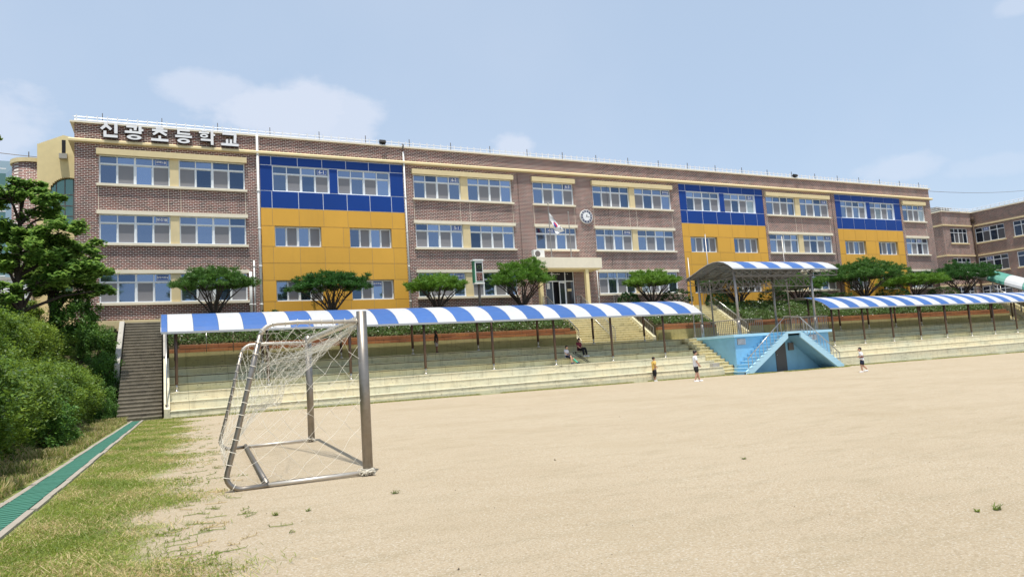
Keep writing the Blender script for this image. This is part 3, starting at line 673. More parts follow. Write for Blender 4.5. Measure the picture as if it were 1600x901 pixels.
# big raised letters on the parapet: strokes as bars in a unit square
L_ = {
 'sin': [((.30, 1), (.30, .78), .2), ((.30, .80), (.02, .52), .17), ((.30, .80), (.60, .52), .17), ((.88, 1), (.88, .28), .19), ((.24, .42), (.24, .09), .17), ((.16, .09), (.98, .09), .18)],
 'gwang': [((.08, .91), (.66, .91), .16), ((.58, .98), (.55, .66), .16), ((.32, .72), (.32, .56), .14), ((.0, .52), (.74, .52), .15), ((.82, 1), (.82, .42), .17), ((.84, .70), (1.0, .70), .15), ('ring', .50, .17, .40, .17)],
 'cho': [((.28, .94), (.72, .94), .13), ((.06, .78), (.94, .78), .15), ((.50, .78), (.12, .46), .15), ((.50, .72), (.90, .46), .15), ((.50, .40), (.50, .16), .16), ((.0, .09), (1, .09), .17)],
 'deung': [((.12, .93), (.88, .93), .14), ((.20, .93), (.20, .62), .15), ((.12, .68), (.90, .68), .13), ((.0, .48), (1, .48), .15), ('ring', .50, .17, .38, .17)],
 'hak': [((.18, .97), (.48, .97), .10), ((.02, .83), (.64, .83), .12), ('ring', .33, .61, .25, .14), ((.82, 1), (.82, .40), .17), ((.84, .72), (1.0, .72), .14), ((.12, .33), (.90, .33), .14), ((.82, .33), (.82, .0), .17)],
 'gyo': [((.08, .92), (.88, .92), .16), ((.82, .92), (.78, .24), .17), ((.34, .50), (.34, .14), .15), ((.56, .50), (.56, .14), .15), ((.0, .10), (1, .10), .17)],
}
sg = thing('name_sign', 'row of six big white raised letters on the parapet above the left windows', 'sign', (.5, FY - .05, 15.8))
for key, xa, xb, za, zb in (('sin', -3.21, -2.34, 15.97, 16.87), ('gwang', -1.99, -1.02, 15.93, 16.80), ('cho', -.62, .31, 15.95, 16.80), ('deung', .68, 1.60, 15.93, 16.80), ('hak', 1.98, 2.90, 15.95, 16.84), ('gyo', 3.25, 4.26, 15.97, 16.80)):
    mb = MB(); w, h = xb - xa, zb - za; k = 0
    for st in L_[key]:
        yf = FY - .32 - .002 * k; k += 1
        if st[0] == 'ring':
            _, cx_, cz_, ra, rb = st; n = 20
            for i in range(n):
                A = [2 * math.pi * (i + e_) / n for e_ in (0, 1)]
                o_ = [(xa + (cx_ + ra * math.cos(t)) * w, za + (cz_ + rb * math.sin(t)) * h) for t in A]
                i_ = [(xa + (cx_ + ra * .48 * math.cos(t)) * w, za + (cz_ + rb * .36 * math.sin(t)) * h) for t in A]
                poly = [o_[0], o_[1], i_[1], i_[0]]; mb.cur = 0; mb.q([(p[0], yf, p[1]) for p in poly]); mb.cur = 1
                mb.q([(o_[0][0], yf, o_[0][1]), (o_[1][0], yf, o_[1][1]), (o_[1][0], FY - .02, o_[1][1]), (o_[0][0], FY - .02, o_[0][1])])
                mb.q([(i_[0][0], yf, i_[0][1]), (i_[1][0], yf, i_[1][1]), (i_[1][0], FY - .02, i_[1][1]), (i_[0][0], FY - .02, i_[0][1])])
        else:
            (ax, az), (bx_, bz), th = st; p = Vector((xa + ax * w, 0, za + az * h)); q_ = Vector((xa + bx_ * w, 0, za + bz * h)); d = (q_ - p).normalized(); nn = Vector((-d.z, 0, d.x)) * th * .5 * (w + h) / 2
            c4 = [p + nn, q_ + nn, q_ - nn, p - nn]; mb.cur = 0; mb.q([(c.x, yf, c.z) for c in c4]); mb.cur = 1
            for i in range(4):
                c, e_ = c4[i], c4[(i + 1) % 4]; mb.q([(c.x, yf, c.z), (e_.x, yf, e_.z), (e_.x, FY - .02, e_.z), (c.x, FY - .02, c.z)])
    mb.build('letter', ['letter_face', 'letter_side'], sg)

# wall clock
ck = thing('wall_clock', 'round white wall clock with dark blue ring of numerals on the brick', 'clock', (29.72, FY - .02, 12.4))
def disc(mb, c, r, y0, y1, n=28):
    mb.prism([(c[0] + r * math.cos(2 * math.pi * i / n), c[1] + r * math.sin(2 * math.pi * i / n)) for i in range(n)], y0, y1, 'y')
mb = MB(); disc(mb, (29.72, 12.4), .56, FY - .14, FY - .01); mb.build('case', 'white_paint', ck)
mb = MB(); disc(mb, (29.72, 12.4), .51, FY - .150, FY - .14); mb.build('numeral_ring', 'clock_ring', ck)
mb = MB(); disc(mb, (29.72, 12.4), .34, FY - .156, FY - .15); mb.build('dial', 'sign_white', ck)
for i in range(12):
    a = math.pi / 2 - i * math.pi / 6; vs, fs = cached(('num', i), lambda: text_faces(str(i or 12), .17)); mb = MB()
    mb.v = [(29.72 + .425 * math.cos(a) + x, FY - .153, 12.4 + .425 * math.sin(a) + z_) for x, z_, _ in vs]; mb.f = list(fs); mb.mi = [0] * len(fs); mb.build('numeral', 'sign_white', ck)
for nm, ang, ln, w in (('hour_hand', 80, .17, .045), ('minute_hand', -5, .26, .03)):
    a = R(ang); mb = MB(); mb.bar((29.72 - .04 * math.cos(a), FY - .165, 12.4 - .04 * math.sin(a)), (29.72 + ln * math.cos(a), FY - .165, 12.4 + ln * math.sin(a)), .012, w, (0, 1, 0) if 0 else (0, 0, 1)); mb.build(nm, 'black', ck)

# floodlights on the roof edge, air conditioner, flags
for x, lab in ((13.6, 'small black floodlight on the roof edge above the first blue bay'), (53.3, 'small black floodlight on the roof edge above the middle brick section')):
    t = thing('floodlight', lab, 'floodlight', (x, FY + .05, ZT + .13), 'floodlights on the roof edge')
    mb = MB(); mb.box(x - .03, x + .03, FY - .02, FY + .04, ZT + .13, ZT + .35); mb.build('bracket', 'black', t)
    mb = MB(); mb.prism([(FY - .25, ZT + .28), (FY + .02, ZT + .2), (FY + .12, ZT + .38), (FY - .02, ZT + .52), (FY - .2, ZT + .42)], x - .2, x + .2); mb.build('lamp_head', 'black', t)
ac = thing('air_conditioner', 'white outdoor air conditioner unit on top of the entrance canopy', 'air conditioner', (24.9, 45.2, 8.93))
mb = MB(); mb.box(24.4, 25.3, 45.0, 45.35, 8.98, 9.58); mb.build('casing', 'white_paint', ac)
mb = MB(); disc(mb, (24.72, 9.28), .22, 44.985, 45.0, 20); mb.build('fan_grille', 'rail_dark', ac)
mb = MB(); mb.box(24.45, 24.6, 44.98, 45.36, 8.93, 8.98); mb.box(25.1, 25.25, 44.98, 45.36, 8.93, 8.98); mb.build('foot', 'rail_dark', ac)
for x, zt, lab in ((25.75, 13.0, 'steel flagpole on the entrance canopy carrying the flag'), (27.45, 12.4, 'bare steel flagpole on the entrance canopy, nearer the clock')):
    t = thing('flagpole', lab, 'flagpole', (x, 44.75, 8.93), 'flagpoles on the entrance canopy'); mb = MB(); mb.tube([(x, 44.75, 8.93), (x, 44.75, zt)], [.045, .03], 8); mb.build('pole', 'steel_grey', t)
    mb = MB(); mb.sphere((x, 44.75, zt + .05), .07, 8, 6); mb.build('finial', 'steel', t); mb = MB(); mb.box(x - .12, x + .12, 44.63, 44.87, 8.932, 8.99); mb.build('base_plate', 'steel_grey', t)
fl_ = thing('flag', 'white flag with red and blue circle hanging limp from the pole', 'flag', (25.75, 44.7, 11.9))
def flag_pt(u, v):   # u along the hoist downwards, v outwards along the fly; the cloth hangs down and away from the pole
    A, B, C, D = Vector((25.78, 44.75, 12.35)), Vector((25.82, 44.75, 11.85)), Vector((26.85, 44.55, 10.95)), Vector((26.2, 44.62, 10.7))
    p = A.lerp(B, u).lerp(C.lerp(D, u), v ** .9); return (p.x, p.y - .06 * math.sin(9 * v + 5 * u) * (.3 + v), p.z)
mb = MB(); n = 14
for i in range(n):
    for j in range(n):
        u, v = i / n, j / n; mu, mv = u + .5 / n - .5, v + .5 / n - .5; rr = math.hypot(mu * 1.0, mv * 1.5)
        mb.cur = 0
        if rr < .27: mb.cur = 1 if mu < .06 * math.sin(mv * 14) else 2
        mb.q([flag_pt(u, v), flag_pt(u + 1 / n, v), flag_pt(u + 1 / n, v + 1 / n), flag_pt(u, v + 1 / n)])
        if abs(rr - .55) < .06 and abs(abs(mu) - .36) < .13 and (i + j) % 2 == 0: mb.mi[-1] = 3
fo = mb.build('cloth', ['flag_white', 'flag_red', 'flag_blue', 'black'], fl_, True)

# ------------------------------------------------------------ wing building on the right
WX, WY = 94.2, 54.0
wing = thing('school_wing', 'brick school wing with cream bands at the far right behind the green striped roof', 'school', (WX, WY, PZ))
FW = [(5.35, 7.15), (9.0, 10.88), (12.8, 14.68)]
wn = [(50.2, 53.75), (45.6, 49.15), (41.0, 44.6), (36.4, 40.0)]
hz_ = [(a, b, c, d) for a, b in wn for c, d in FW]
mb = MB(); wall_holes(mb, 30, WY, PZ - .5, 16.75, WX, hz_, .2, 'y'); wall_holes(mb, WY, 70, PZ - .5, 16.75, 88.0, [], 0, 'y'); mb.build('wall', 'brick_side', wing)
hx = [(89.4, 92.95, c, d) for c, d in FW]
mb = MB(); wall_holes(mb, 88.0, WX, PZ - .5, 16.75, WY, hx, .2); mb.build('wall', 'brick_wall', wing)
mb = MB(); mb.q([(88.2, WY + .1, 16.4), (110, WY + .1, 16.4), (110, 70, 16.4), (88.2, 70, 16.4)]); mb.q([(WX + .2, 30, 16.4), (110, 30, 16.4), (110, WY + .1, 16.4), (WX + .2, WY + .1, 16.4)]); mb.q([(WX, 30, PZ), (110, 30, PZ), (110, 30, 16.7), (WX, 30, 16.7)]); mb.build('roof', 'roof_deck', wing)
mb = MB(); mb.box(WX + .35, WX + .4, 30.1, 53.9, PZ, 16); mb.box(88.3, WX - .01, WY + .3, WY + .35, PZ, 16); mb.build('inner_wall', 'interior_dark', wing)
mb = MB(); mb.box(WX - .15, WX + .3, 30, WY - .15, 16.75, 16.9); mb.box(88 - .15, WX + .3, WY - .15, WY + .3, 16.752, 16.902); mb.box(87.85, 88.3, WY + .3, 70, 16.75, 16.9); mb.build('coping', 'cream_light', wing)
for z_ in (14.95, 11.08, 7.3):
    mb = MB(); mb.box(WX - .14, WX + .02, 30, WY - .14, z_, z_ + .17); mb.box(87.86, WX, WY - .14, WY + .02, z_ + .002, z_ + .168); mb.box(87.86, 88.02, WY + .02, 70, z_, z_ + .17); mb.build('band', 'cream', wing)
for a, b in wn:
    for k, (c, d) in enumerate(FW):
        mb = MB(); mb.box(WX - .12, WX + .03, a - .1, b + .1, c - .17, c - .01); mb.build('sill', 'cream', wing)
        window(wing, a, b, c, d, WX + .1, 4, .55, '2-2' if (a, k) in ((50.2, 2), (50.2, 1)) else None, 1, 'glass_deep', '0101', 'y', False)
for k, (c, d) in enumerate(FW):
    mb = MB(); mb.box(89.3, 93.05, WY - .12, WY + .03, c - .17, c - .01); mb.build('sill', 'cream', wing)
    window(wing, 89.4, 92.95, c, d, WY + .1, 4, .55, None, 1, 'glass_deep', '0110', 'x', False)
mb = MB(); mb.tube([(WX - .2, WY - .25, 5), (WX - .2, WY - .25, 15.6)], .1, 8); mb.tube([(WX - .2, WY - .25, 15.6), (WX - .2, WY - .25, 16.2)], .2, 8); mb.build('down_pipe', 'bark', wing, True)
mb = MB()
for z_ in (17.3, 17.1): mb.tube([(88, WY, z_), (WX, WY, z_)], .03, 5); mb.tube([(WX, WY, z_), (WX, 30, z_)], .03, 5); mb.tube([(88, WY, z_), (88, 68, z_)], .03, 5)
for y in np.arange(30, 54, .55): mb.box(WX - .03, WX + .03, y - .03, y + .03, 16.9, 17.3)
for x in np.arange(88.2, 94, .55): mb.box(x - .03, x + .03, WY - .03, WY + .03, 16.9, 17.3)
mb.build('roof_railing', 'rail_metal', wing)
mb = MB(); mb.box(89.6, 92.2, 55.5, 57, 16.4, 17.6); mb.box(89.3, 92.5, 55.3, 57.2, 17.6, 17.72); mb.build('roof_vent', 'concrete', wing)

# ------------------------------------------------------------ annexes at the far left
an = thing('stair_tower', 'pale yellow gabled stair tower with arched green windows behind the left end', 'tower', (-5.7, 50, PZ))
ax0, ax1, AY = -6.9, -4.57, 50.0
def arch(cx_, r, z0, zs, n=12): return [(cx_ - r, z0), (cx_ + r, z0)] + [(cx_ + r * math.cos(math.pi * i / n), zs + r * math.sin(math.pi * i / n)) for i in range(n + 1)]
mb = MB(); mb.prism([(ax0, PZ - .5), (ax0 + 4.6, PZ - .5), (ax0 + 4.6, 16.5), (ax0 + 4, 16.7), (-5.54, 17.3), (ax0, 16.62)], AY + .32, AY + 4, 'y')
ARC = [(12.85, 1.02), (8.65, 1.02)]; acx = -5.25
for i in range(46):
    xa = ax0 + i * .1; xm = xa + .05; top = np.interp(xm, [ax0, -5.54, ax0 + 4, ax0 + 4.6], [16.62, 17.3, 16.7, 16.5]); cuts = []
    for zc, r_ in ARC:
        if abs(xm - acx) < r_: cuts.append((zc - 1.25, zc + .75 + math.sqrt(r_ * r_ - (xm - acx) ** 2)))
    z_ = PZ - .5
    for c0, c1 in sorted(cuts) + [(top, None)]:
        mb.box(xa, xa + .1, AY, AY + .32, z_, c0); z_ = c1
mb.build('wall', 'yellow_wall', an)
for zc, r in ARC:
    mb = MB(); mb.prism(arch(acx, r + .05, zc - 1.3, zc + .75), AY + .26, AY + .31, 'y'); w_ = sub(mb.build('arched_window', 'glass_green', an), an)
    mb = MB()
    for k in range(4):
        xx_ = acx - r + .34 + k * .45; mb.box(xx_ - .025, xx_ + .025, AY + .2, AY + .255, zc - 1.25, zc + .75 + math.sqrt(max(r * r - (xx_ - acx) ** 2, 0)))
    for z_ in (zc - .65, zc, zc + .7): mb.box(acx - r, acx + r, AY + .205, AY + .252, z_, z_ + .05)
    mb.build('glazing_bar', 'rail_dark', w_)
mb = MB(); mb.box(-5.62, -5.42, AY - .02, AY + .02, 16.15, 16.98); mb.build('vent_slot', 'interior_dark', an)
mb = MB(); mb.prism([(AY - .3, 15.75), (AY - .01, 15.75), (AY - .01, 16.12), (AY - .3, 16.05)], -5.74, -5.32); mb.build('wall_lamp', 'concrete', an)
mb = MB(); mb.box(-6.98, -4.5, AY - .06, AY - .003, PZ - .4, PZ + 2.5); mb.build('porch_wall', 'yellow_wall', an)
bt = thing('round_tower', 'round brick tower end with cream cap beside the yellow stair tower', 'tower', (-7.75, 51.5, PZ))
mb = MB(); mb.tube([(-7.3, 51.5, PZ - .5), (-7.3, 51.5, 15.6)], 1.1, 28); mb.build('wall', 'brick_round', bt, True)
mb = MB(); mb.tube([(-7.3, 51.5, 15.6), (-7.3, 51.5, 15.85)], 1.2, 28); mb.build('cap', 'cream', bt)
mb = MB(); mb.box(-7.6, -7.2, 51, 51.3, 15.85, 16.0); mb.box(-7.5, -7.45, 51, 51.05, 15.9, 16.4); mb.build('roof_fitting', 'rail_dark', bt)
gb = thing('glass_hall', 'pale blue glass curtain wall building at the left edge', 'building', (-12, 52, PZ))
mb = MB(); mb.box(-20, -8.8, 52, 62, PZ - .5, 15.2); mb.prism([(52, 15.2), (62, 15.2), (57, 17.4)], -20, -8.8); mb.build('wall', 'glass_green', gb)
mb = MB()
for z_ in np.arange(6, 15.6, 1.35): mb.box(-20, -8.78, 51.93, 52.0, z_, z_ + .08)
for x in np.arange(-20, -8.7, 1.3): mb.box(x, x + .08, 51.94, 51.998, PZ, 15.2)
mb.build('mullion', 'frame_white', gb)
wb = thing('white_shed', 'white panelled shed seen between the tree trunks at the left', 'shed', (-8.5, 49, PZ))
mb = MB(); mb.box(-14, -7.05, 49.0, 52, PZ - .3, 8.1); mb.build('wall', 'white_paint', wb)
mb = MB(); mb.box(-14.1, -7.0, 48.9, 52, 8.1, 8.25); mb.build('roof', 'concrete', wb)
for z_ in (5.9, 6.6, 7.3):
    mb = MB(); mb.box(-14, -7.05, 48.985, 48.998, z_, z_ + .02); mb.build('panel_joint', 'rail_dark', wb)
mb = MB(); mb.box(-7.95, -7.4, 48.9, 48.99, PZ, 7.0); mb.build('door', 'glass_door', wb)
ss = thing('sedan_car', 'silver car roof glimpsed between leaves at the left edge', 'car', (-9.6, 45, PZ))
mb = MB(); mb.prism([(43.5, .35), (47.9, .35), (47.9, .85), (46.9, .95), (46.1, 1.42), (44.7, 1.42), (43.9, .95), (43.5, .8)], -10.4, -8.8); 
mb.v = [(x, y, z_ + PZ) for x, y, z_ in mb.v]; mb.build('body', 'rail_metal', ss)
mb = MB(); mb.box(-8.8, -8.785, 44.3, 46.3, PZ + .97, PZ + 1.32); mb.build('side_window', 'glass_door', ss)
for y in (44.3, 47.1):
    mb = MB(); mb.tube([(-9.0, y, PZ + .33), (-8.75, y, PZ + .33)], .33, 16); mb.build('wheel', 'black', ss)

# ------------------------------------------------------------ stairs
def steps(parent, n, x0, x1, y0, y1, z0, z1, matn, tread=None, base=-1., name='step'):
    dy, dz = (y1 - y0) / n, (z1 - z0) / n
    for i in range(n):
        mb = MB(); y = y0 + i * dy; z_ = z0 + (i + 1) * dz; jx = rng.uniform(-.014, .014)
        mb.box(x0, x1, y + jx, y + dy + .3 if i < n - 1 else y1, base if i < 0 else z_ - dz - .12, z_ - (.045 if tread else 0) + jx * .5)
        if tread: mb.cur = 1; mb.box(x0 + .002, x1 - .002, y - .018 + jx, y + dy + .28 if i < n - 1 else y1 - .002, z_ - .045 + jx * .5, z_ + jx * .5)
        mb.build(name, [matn, tread or matn], parent)
def side_rail(parent, x, pts, h=.9, bal=.16, m='steel_grey', r=.025):
    """pts: (y, z) polyline of the foot line; handrail, lower rail and balusters"""
    P = [Vector((x, y, z_)) for y, z_ in pts]; up = Vector((0, 0, h))
    mb = MB(); mb.tube([p + up for p in P], r * 1.25, 7); hr = mb.build('handrail', m, parent, True)
    mb = MB(); mb.tube([p + Vector((0, 0, .1)) for p in P], r * .7, 5); mb.build('bottom_rail', m, parent, True)
    for a, b in zip(P, P[1:]):
        L = (b - a).length; n = max(1, int(L / bal))
        for i in range(n + 1):
            p = a.lerp(b, i / n); mb = MB(); rr = r if i in (0, n) else r * .5; mb.tube([p, p + up], rr, 5, False); mb.build('post' if i in (0, n) else 'baluster', m, parent, True)
st = thing('concrete_staircase', 'long dark weathered concrete staircase at the left end of the stand', 'stairs', (-1.05, 35, 0))
steps(st, 30, -1.93, -.18, 34.75, 43.75, 0, 4.96, 'old_concrete', 'old_tread')
for xa, xb, ya, yb, zt in ((-2.22, -1.99, 38.6, 43.9, .45), (-.11, .06, 39.4, 43.9, .35)):
    mb = MB(); z0, z1 = (ya - 34.75) * .551, 4.96; mb.prism([(ya, z0 - .8), (yb, z1 - .8), (yb, z1 + .10), (yb - .4, z1 + .10), (ya, z0 + zt)], xa, xb); mb.build('cheek_wall', 'concrete', st)
mb = MB(); mb.box(-2.9, .4, 43.9, 44.1, 4.7, 5.12); mb.build('top_kerb', 'cream', st)

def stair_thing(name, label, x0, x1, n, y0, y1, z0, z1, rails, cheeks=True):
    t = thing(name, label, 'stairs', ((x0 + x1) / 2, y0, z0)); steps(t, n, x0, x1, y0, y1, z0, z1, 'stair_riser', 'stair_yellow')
    sl_ = (z1 - z0) / (y1 - y0)
    if cheeks:
        for xa, xb in ((x0 - .25, x0 - .003), (x1 + .003, x1 + .25)):
            mb = MB(); mb.prism([(y0 - .1, z0), (y1, z0), (y1, z1 + .12), (y1 - .05, z1 + .3), (y0 - .1, z0 + .32)], xa, xb); mb.build('cheek_wall', 'stair_yellow', t)
    for x in rails: side_rail(t, x, [(y0, z0 + .12), (y1, z1 + .12), (y1 + .5, z1 + .12)], .88, .2, 'steel')
    return t
stair_thing('yellow_staircase', 'wide yellow staircase with a middle rail leading to the school entrance', 24.75, 30.6, 16, 39.9, 43.9, 2.28, PZ, (24.6, 27.5, 30.75))
stair_thing('yellow_staircase', 'narrow yellow staircase rising behind the blue stage', 36.6, 39.45, 16, 39.9, 43.9, 2.28, PZ, (36.5, 39.55))
rs = stair_thing('yellow_staircase', 'yellow staircase under the green and white striped roof at the far right', 73.75, 78.9, 16, 39.9, 43.9, 2.28, PZ, (76.3, 79.0))

# ------------------------------------------------------------ spectator stands
TY = [(34.36, .33), (35.15, .72), (35.92, 1.11), (36.75, 1.50), (37.5, 1.89), (38.25, 2.28)]
def stand(label, x0, x1):
    t = thing('spectator_stand', label, 'stand', ((x0 + x1) / 2, 34.36, gz((x0 + x1) / 2)))
    for i, (y, z_) in enumerate(TY):
        yb = TY[i + 1][0] if i < 5 else 39.85; mt = 'tier_cream' if i < 3 else 'tier_green'
        mb = MB(); n = max(1, int((x1 - x0) / 5.55)); e = [x0 + (x1 - x0) * k / n for k in range(n + 1)]
        mb.prism([(y, z_ - (.4 if i else 1.4)), (yb + .1, z_ - (.4 if i else 1.4)), (yb + .1, z_), (y - .02, z_), (y - .025, z_ - .03), (y, z_ - .035)], x0, x1)
        mb.cur = 1; mb.box(x0 + .001, x1 - .001, y - (.008 if i > 2 else .004), y - .0005, z_ - (.075 if i > 2 else .055), z_ - .034); mb.cur = 0
        if i == 0: mb.box(x0, x1, y - .08, y - .001, -1.5, gz(x0) + .09)
        mb.build('tier', [mt, 'tier_edge_light' if i < 3 else 'tier_edge'], t)
    return t
ST1 = stand('long faded yellow concrete stand beneath the left blue and white canopy', .14, 31.7)
ST2 = stand('faded yellow concrete stand to the right of the blue stage', 41.95, 96)
mb = MB(); mb.prism([(34.3, -.1), (38.4, -.1), (38.4, 2.55), (38.1, 2.75), (34.3, .42)], -.1, .135); mb.build('end_wall', 'tier_cream', ST1)
mb = MB(); mb.tube([(.02, 34.5, .5), (.02, 34.5, .62)], .07, 8); mb.build('post_foot', 'steel', ST1)
# stand tops either side of the stage, in front of the stairs
st3 = thing('stone_steps', 'pale yellow steps climbing along the left side of the blue stage', 'steps', (32.3, 34.3, gz(32)))
steps(st3, 12, 31.72, 32.98, 34.2, 38.2, gz(33), 2.28, 'stair_riser', 'stair_yellow')
mb = MB(); mb.box(31.72, 32.98, 38.2, 39.85, 1.5, 2.275); mb.build('landing', 'stair_yellow', st3)
st4 = thing('walkway_slab', 'pale concrete walkway behind the blue stage', 'walkway', (37, 38.5, 2.2))
mb = MB(); mb.box(32.99, 41.94, 38.35, 39.85, 1.5, 2.276); mb.build('slab', 'stair_yellow', st4)
# retaining wall and brick planter above the top walk
for a, b, lab in ((.16, 24.3, 'low ochre retaining wall with brown brick planter behind the long left stand'), (31.0, 36.3, 'short ochre retaining wall with orange brown planter between the two yellow stairs'),
                  (39.75, 73.4, 'ochre retaining wall with brown brick planter behind the stage and right stand')):
    t = thing('planter_wall', lab, 'wall', ((a + b) / 2, 39.8, 2.28))
    mb = MB(); mb.box(a, b, 39.7, 39.95, 2.2, 3.04); mb.build('retaining_wall', 'wall_ochre', t)
    n = int((b - a) / .92)
    for r_ in (0, 1):
        for i in range(n if (b - a) < 12 else min(n, 130)):
            w = (b - a) / n; key = ('pl', round(w, 3)); 
            m_ = cached(key, lambda: MB().prism([(-.13, 0), (.10, 0), (.10, .19), (-.11, .19), (-.13, .17)], .006, w - .006).mesh('brick', 'brick_planter'))
            xx = a + w * i + (w / 2 if r_ else 0)
            if r_ and i == n - 1: continue
            put('brick', m_, t, (xx - (a + b) / 2, .03 + rng.uniform(-.006, .006), .765 + .2 * r_))
    mb = MB(); mb.box(a + .01, b - .01, 39.80, 39.95, 3.04, 3.40); mb.build('planter_core', 'soil', t)

# ------------------------------------------------------------ striped canopies over the stands
CP = [(36.1, 3.90), (36.35, 4.12), (36.75, 4.38), (37.2, 4.58), (37.7, 4.75), (38.2, 4.87), (38.7, 4.94), (39.2, 4.97)]
def stripe_mesh(w, mt):
    mb = MB(); n = len(CP); th = .03
    for k in range(n - 1):
        (y0, z0), (y1, z1) = CP[k], CP[k + 1]
        mb.q([(0, y0, z0), (w, y0, z0), (w, y1, z1), (0, y1, z1)]); mb.q([(0, y0, z0 - th), (0, y1, z1 - th), (w, y1, z1 - th), (w, y0, z0 - th)])
        mb.q([(0, y0, z0), (0, y1, z1), (0, y1, z1 - th), (0, y0, z0 - th)]); mb.q([(w, y0, z0), (w, y0, z0 - th), (w, y1, z1 - th), (w, y1, z1)])
    mb.q([(0, y0_ := CP[0][0], CP[0][1]), (0, y0_, CP[0][1] - th), (w, y0_, CP[0][1] - th), (w, y0_, CP[0][1])])
    m = mb.mesh('stripe', mt, (0, 36.1, 0)); return m
def canopy(label, x0, widths_first, x1, posts, first, group, bposts=None):
    t = thing('canopy', label, 'canopy', (x0, 36.1, 0)); x = x0; k = first; w = widths_first
    while x < x1 - .05:
        w_ = min(w, x1 - x); mt = 'canopy_blue' if k % 2 == 0 else 'canopy_white'; key = ('cs', round(w_, 3), mt)
        s_ = put('roof_stripe', cached(key, lambda: stripe_mesh(round(w_, 3) - .012, mt)), t, (x - x0, rng.uniform(-.004, .004), rng.uniform(-.003, .003)), 0)
        s_.rotation_euler = (0, 0, 0); x += w_; w = 1.105; k += 1
    mb = MB(); mb.box(x0, x1, 36.06, 36.098, 3.80, 3.90); mb.build('fascia', 'steel', t)
    for y, z_ in ((36.55, 4.18), (38.7, 4.85), (37.6, 4.64), (39.15, 4.88)):
        mb = MB(); mb.box(x0 + .02, x1 - .02, y - .03, y + .03, z_ - .08, z_); mb.build('purlin', 'steel_grey', t)
    for x in posts:
        for y, z0, zt in ((36.54, 1.11, 4.12), (38.6, 2.28, 4.8)):
            mb = MB(); mb.tube([(x, y, z0 + .35), (x, y, zt)], .072, 10); mb.build('post', 'steel_post', t, True)
            mb = MB(); mb.tube([(x, y, z0 + .1), (x, y, z0 + .36)], .045, 8); mb.tube([(x, y, z0), (x, y, z0 + .1)], [.13, .05], 10); mb.build('post_foot', 'steel', t, True)
        mb = MB()
        for (ya, za), (yb, zb) in zip(CP, CP[1:]): mb.bar((x, ya, za - .07), (x, yb, zb - .07), .05, .06)
        mb.build('rafter', 'steel_grey', t)
    mb = MB(); mb.prism([(y, z_ + .012) for y, z_ in CP] + [(y, z_ - .06) for y, z_ in CP[::-1]], x0 - .03, x0 - .002); mb.build('end_trim', 'steel', t)
    return t
PX = [.44 + 4.0724 * k for k in range(8)]
canopy('long blue and white striped canopy over the left stand', -.17, .26, 31.9, PX, 0, None)
canopy('blue and white striped canopy over the right stand beyond the stage', 44.1, 1.1, 92, [44.75 + 4.0724 * k * .83 for k in range(14)], 0, None)
# handrail by the first post and at the left end
t = thing('handrail', 'thin steel pipe rail at the top left corner of the stand', 'railing', (1.5, 39.75, 3.4))
mb = MB(); mb.tube([(.5, 39.7, 3.05), (.5, 39.7, 4.05), (3.2, 39.7, 4.05), (3.2, 39.7, 3.05)], .025, 6); mb.tube([(1.9, 39.7, 3.05), (1.9, 39.7, 4.05)], .018, 5); mb.build('pipe', 'steel', t, True)
t = thing('gutter_pipe', 'slim vertical steel pipe standing on the yellow end wall of the stand', 'pipe', (.0, 36, 0))
mb = MB(); mb.tube([(.02, 34.5, .5), (.02, 36.05, 3.85)], .03, 6); mb.build('pipe', 'steel', t, True)

# green and white striped roof over the far right stair
GPn = [(44.6, 6.9), (41.3, 5.4), (38.0, 3.9), (34.5, 2.4)]
t = thing('canopy', 'green and white striped sloping roof over the far right stairs', 'canopy', (76.5, 44, PZ)); yy = 43.7; k = 0
def gz_(y): return 7.15 - (43.7 - y) * .42
while yy > 33:
    y2 = yy - 1.55; mb = MB(); n = 10; rad = 1.6
    for i in range(n):
        a0, a1 = math.pi * i / n, math.pi * (i + 1) / n
        f = lambda a, y, o=0.: (76.4 - (rad - o) * math.cos(a), y, gz_(y) + (1.0 - o) * math.sin(a))
        mb.q([f(a0, yy), f(a1, yy), f(a1, y2 + .015), f(a0, y2 + .015)]); mb.q([f(a0, yy, .04), f(a0, y2 + .015, .04), f(a1, y2 + .015, .04), f(a1, yy, .04)])
    mb.build('roof_stripe', ('canopy_white', 'canopy_green')[k % 2], t, True); yy = y2; k += 1
for y in (43.4, 41, 38.6):
    for x in (74.85, 77.95): mb = MB(); mb.tube([(x, y, 2.3 if y < 40 else PZ - (1.9 if y < 43 else 0)), (x, y, gz_(y) + .05)], .06, 8); mb.build('post', 'steel_grey', t, True)
for x in (74.82, 77.98): mb = MB(); mb.bar((x, 43.7, gz_(43.7)), (x, 33, gz_(33)), .06, .1); mb.build('eaves_rail', 'steel', t)

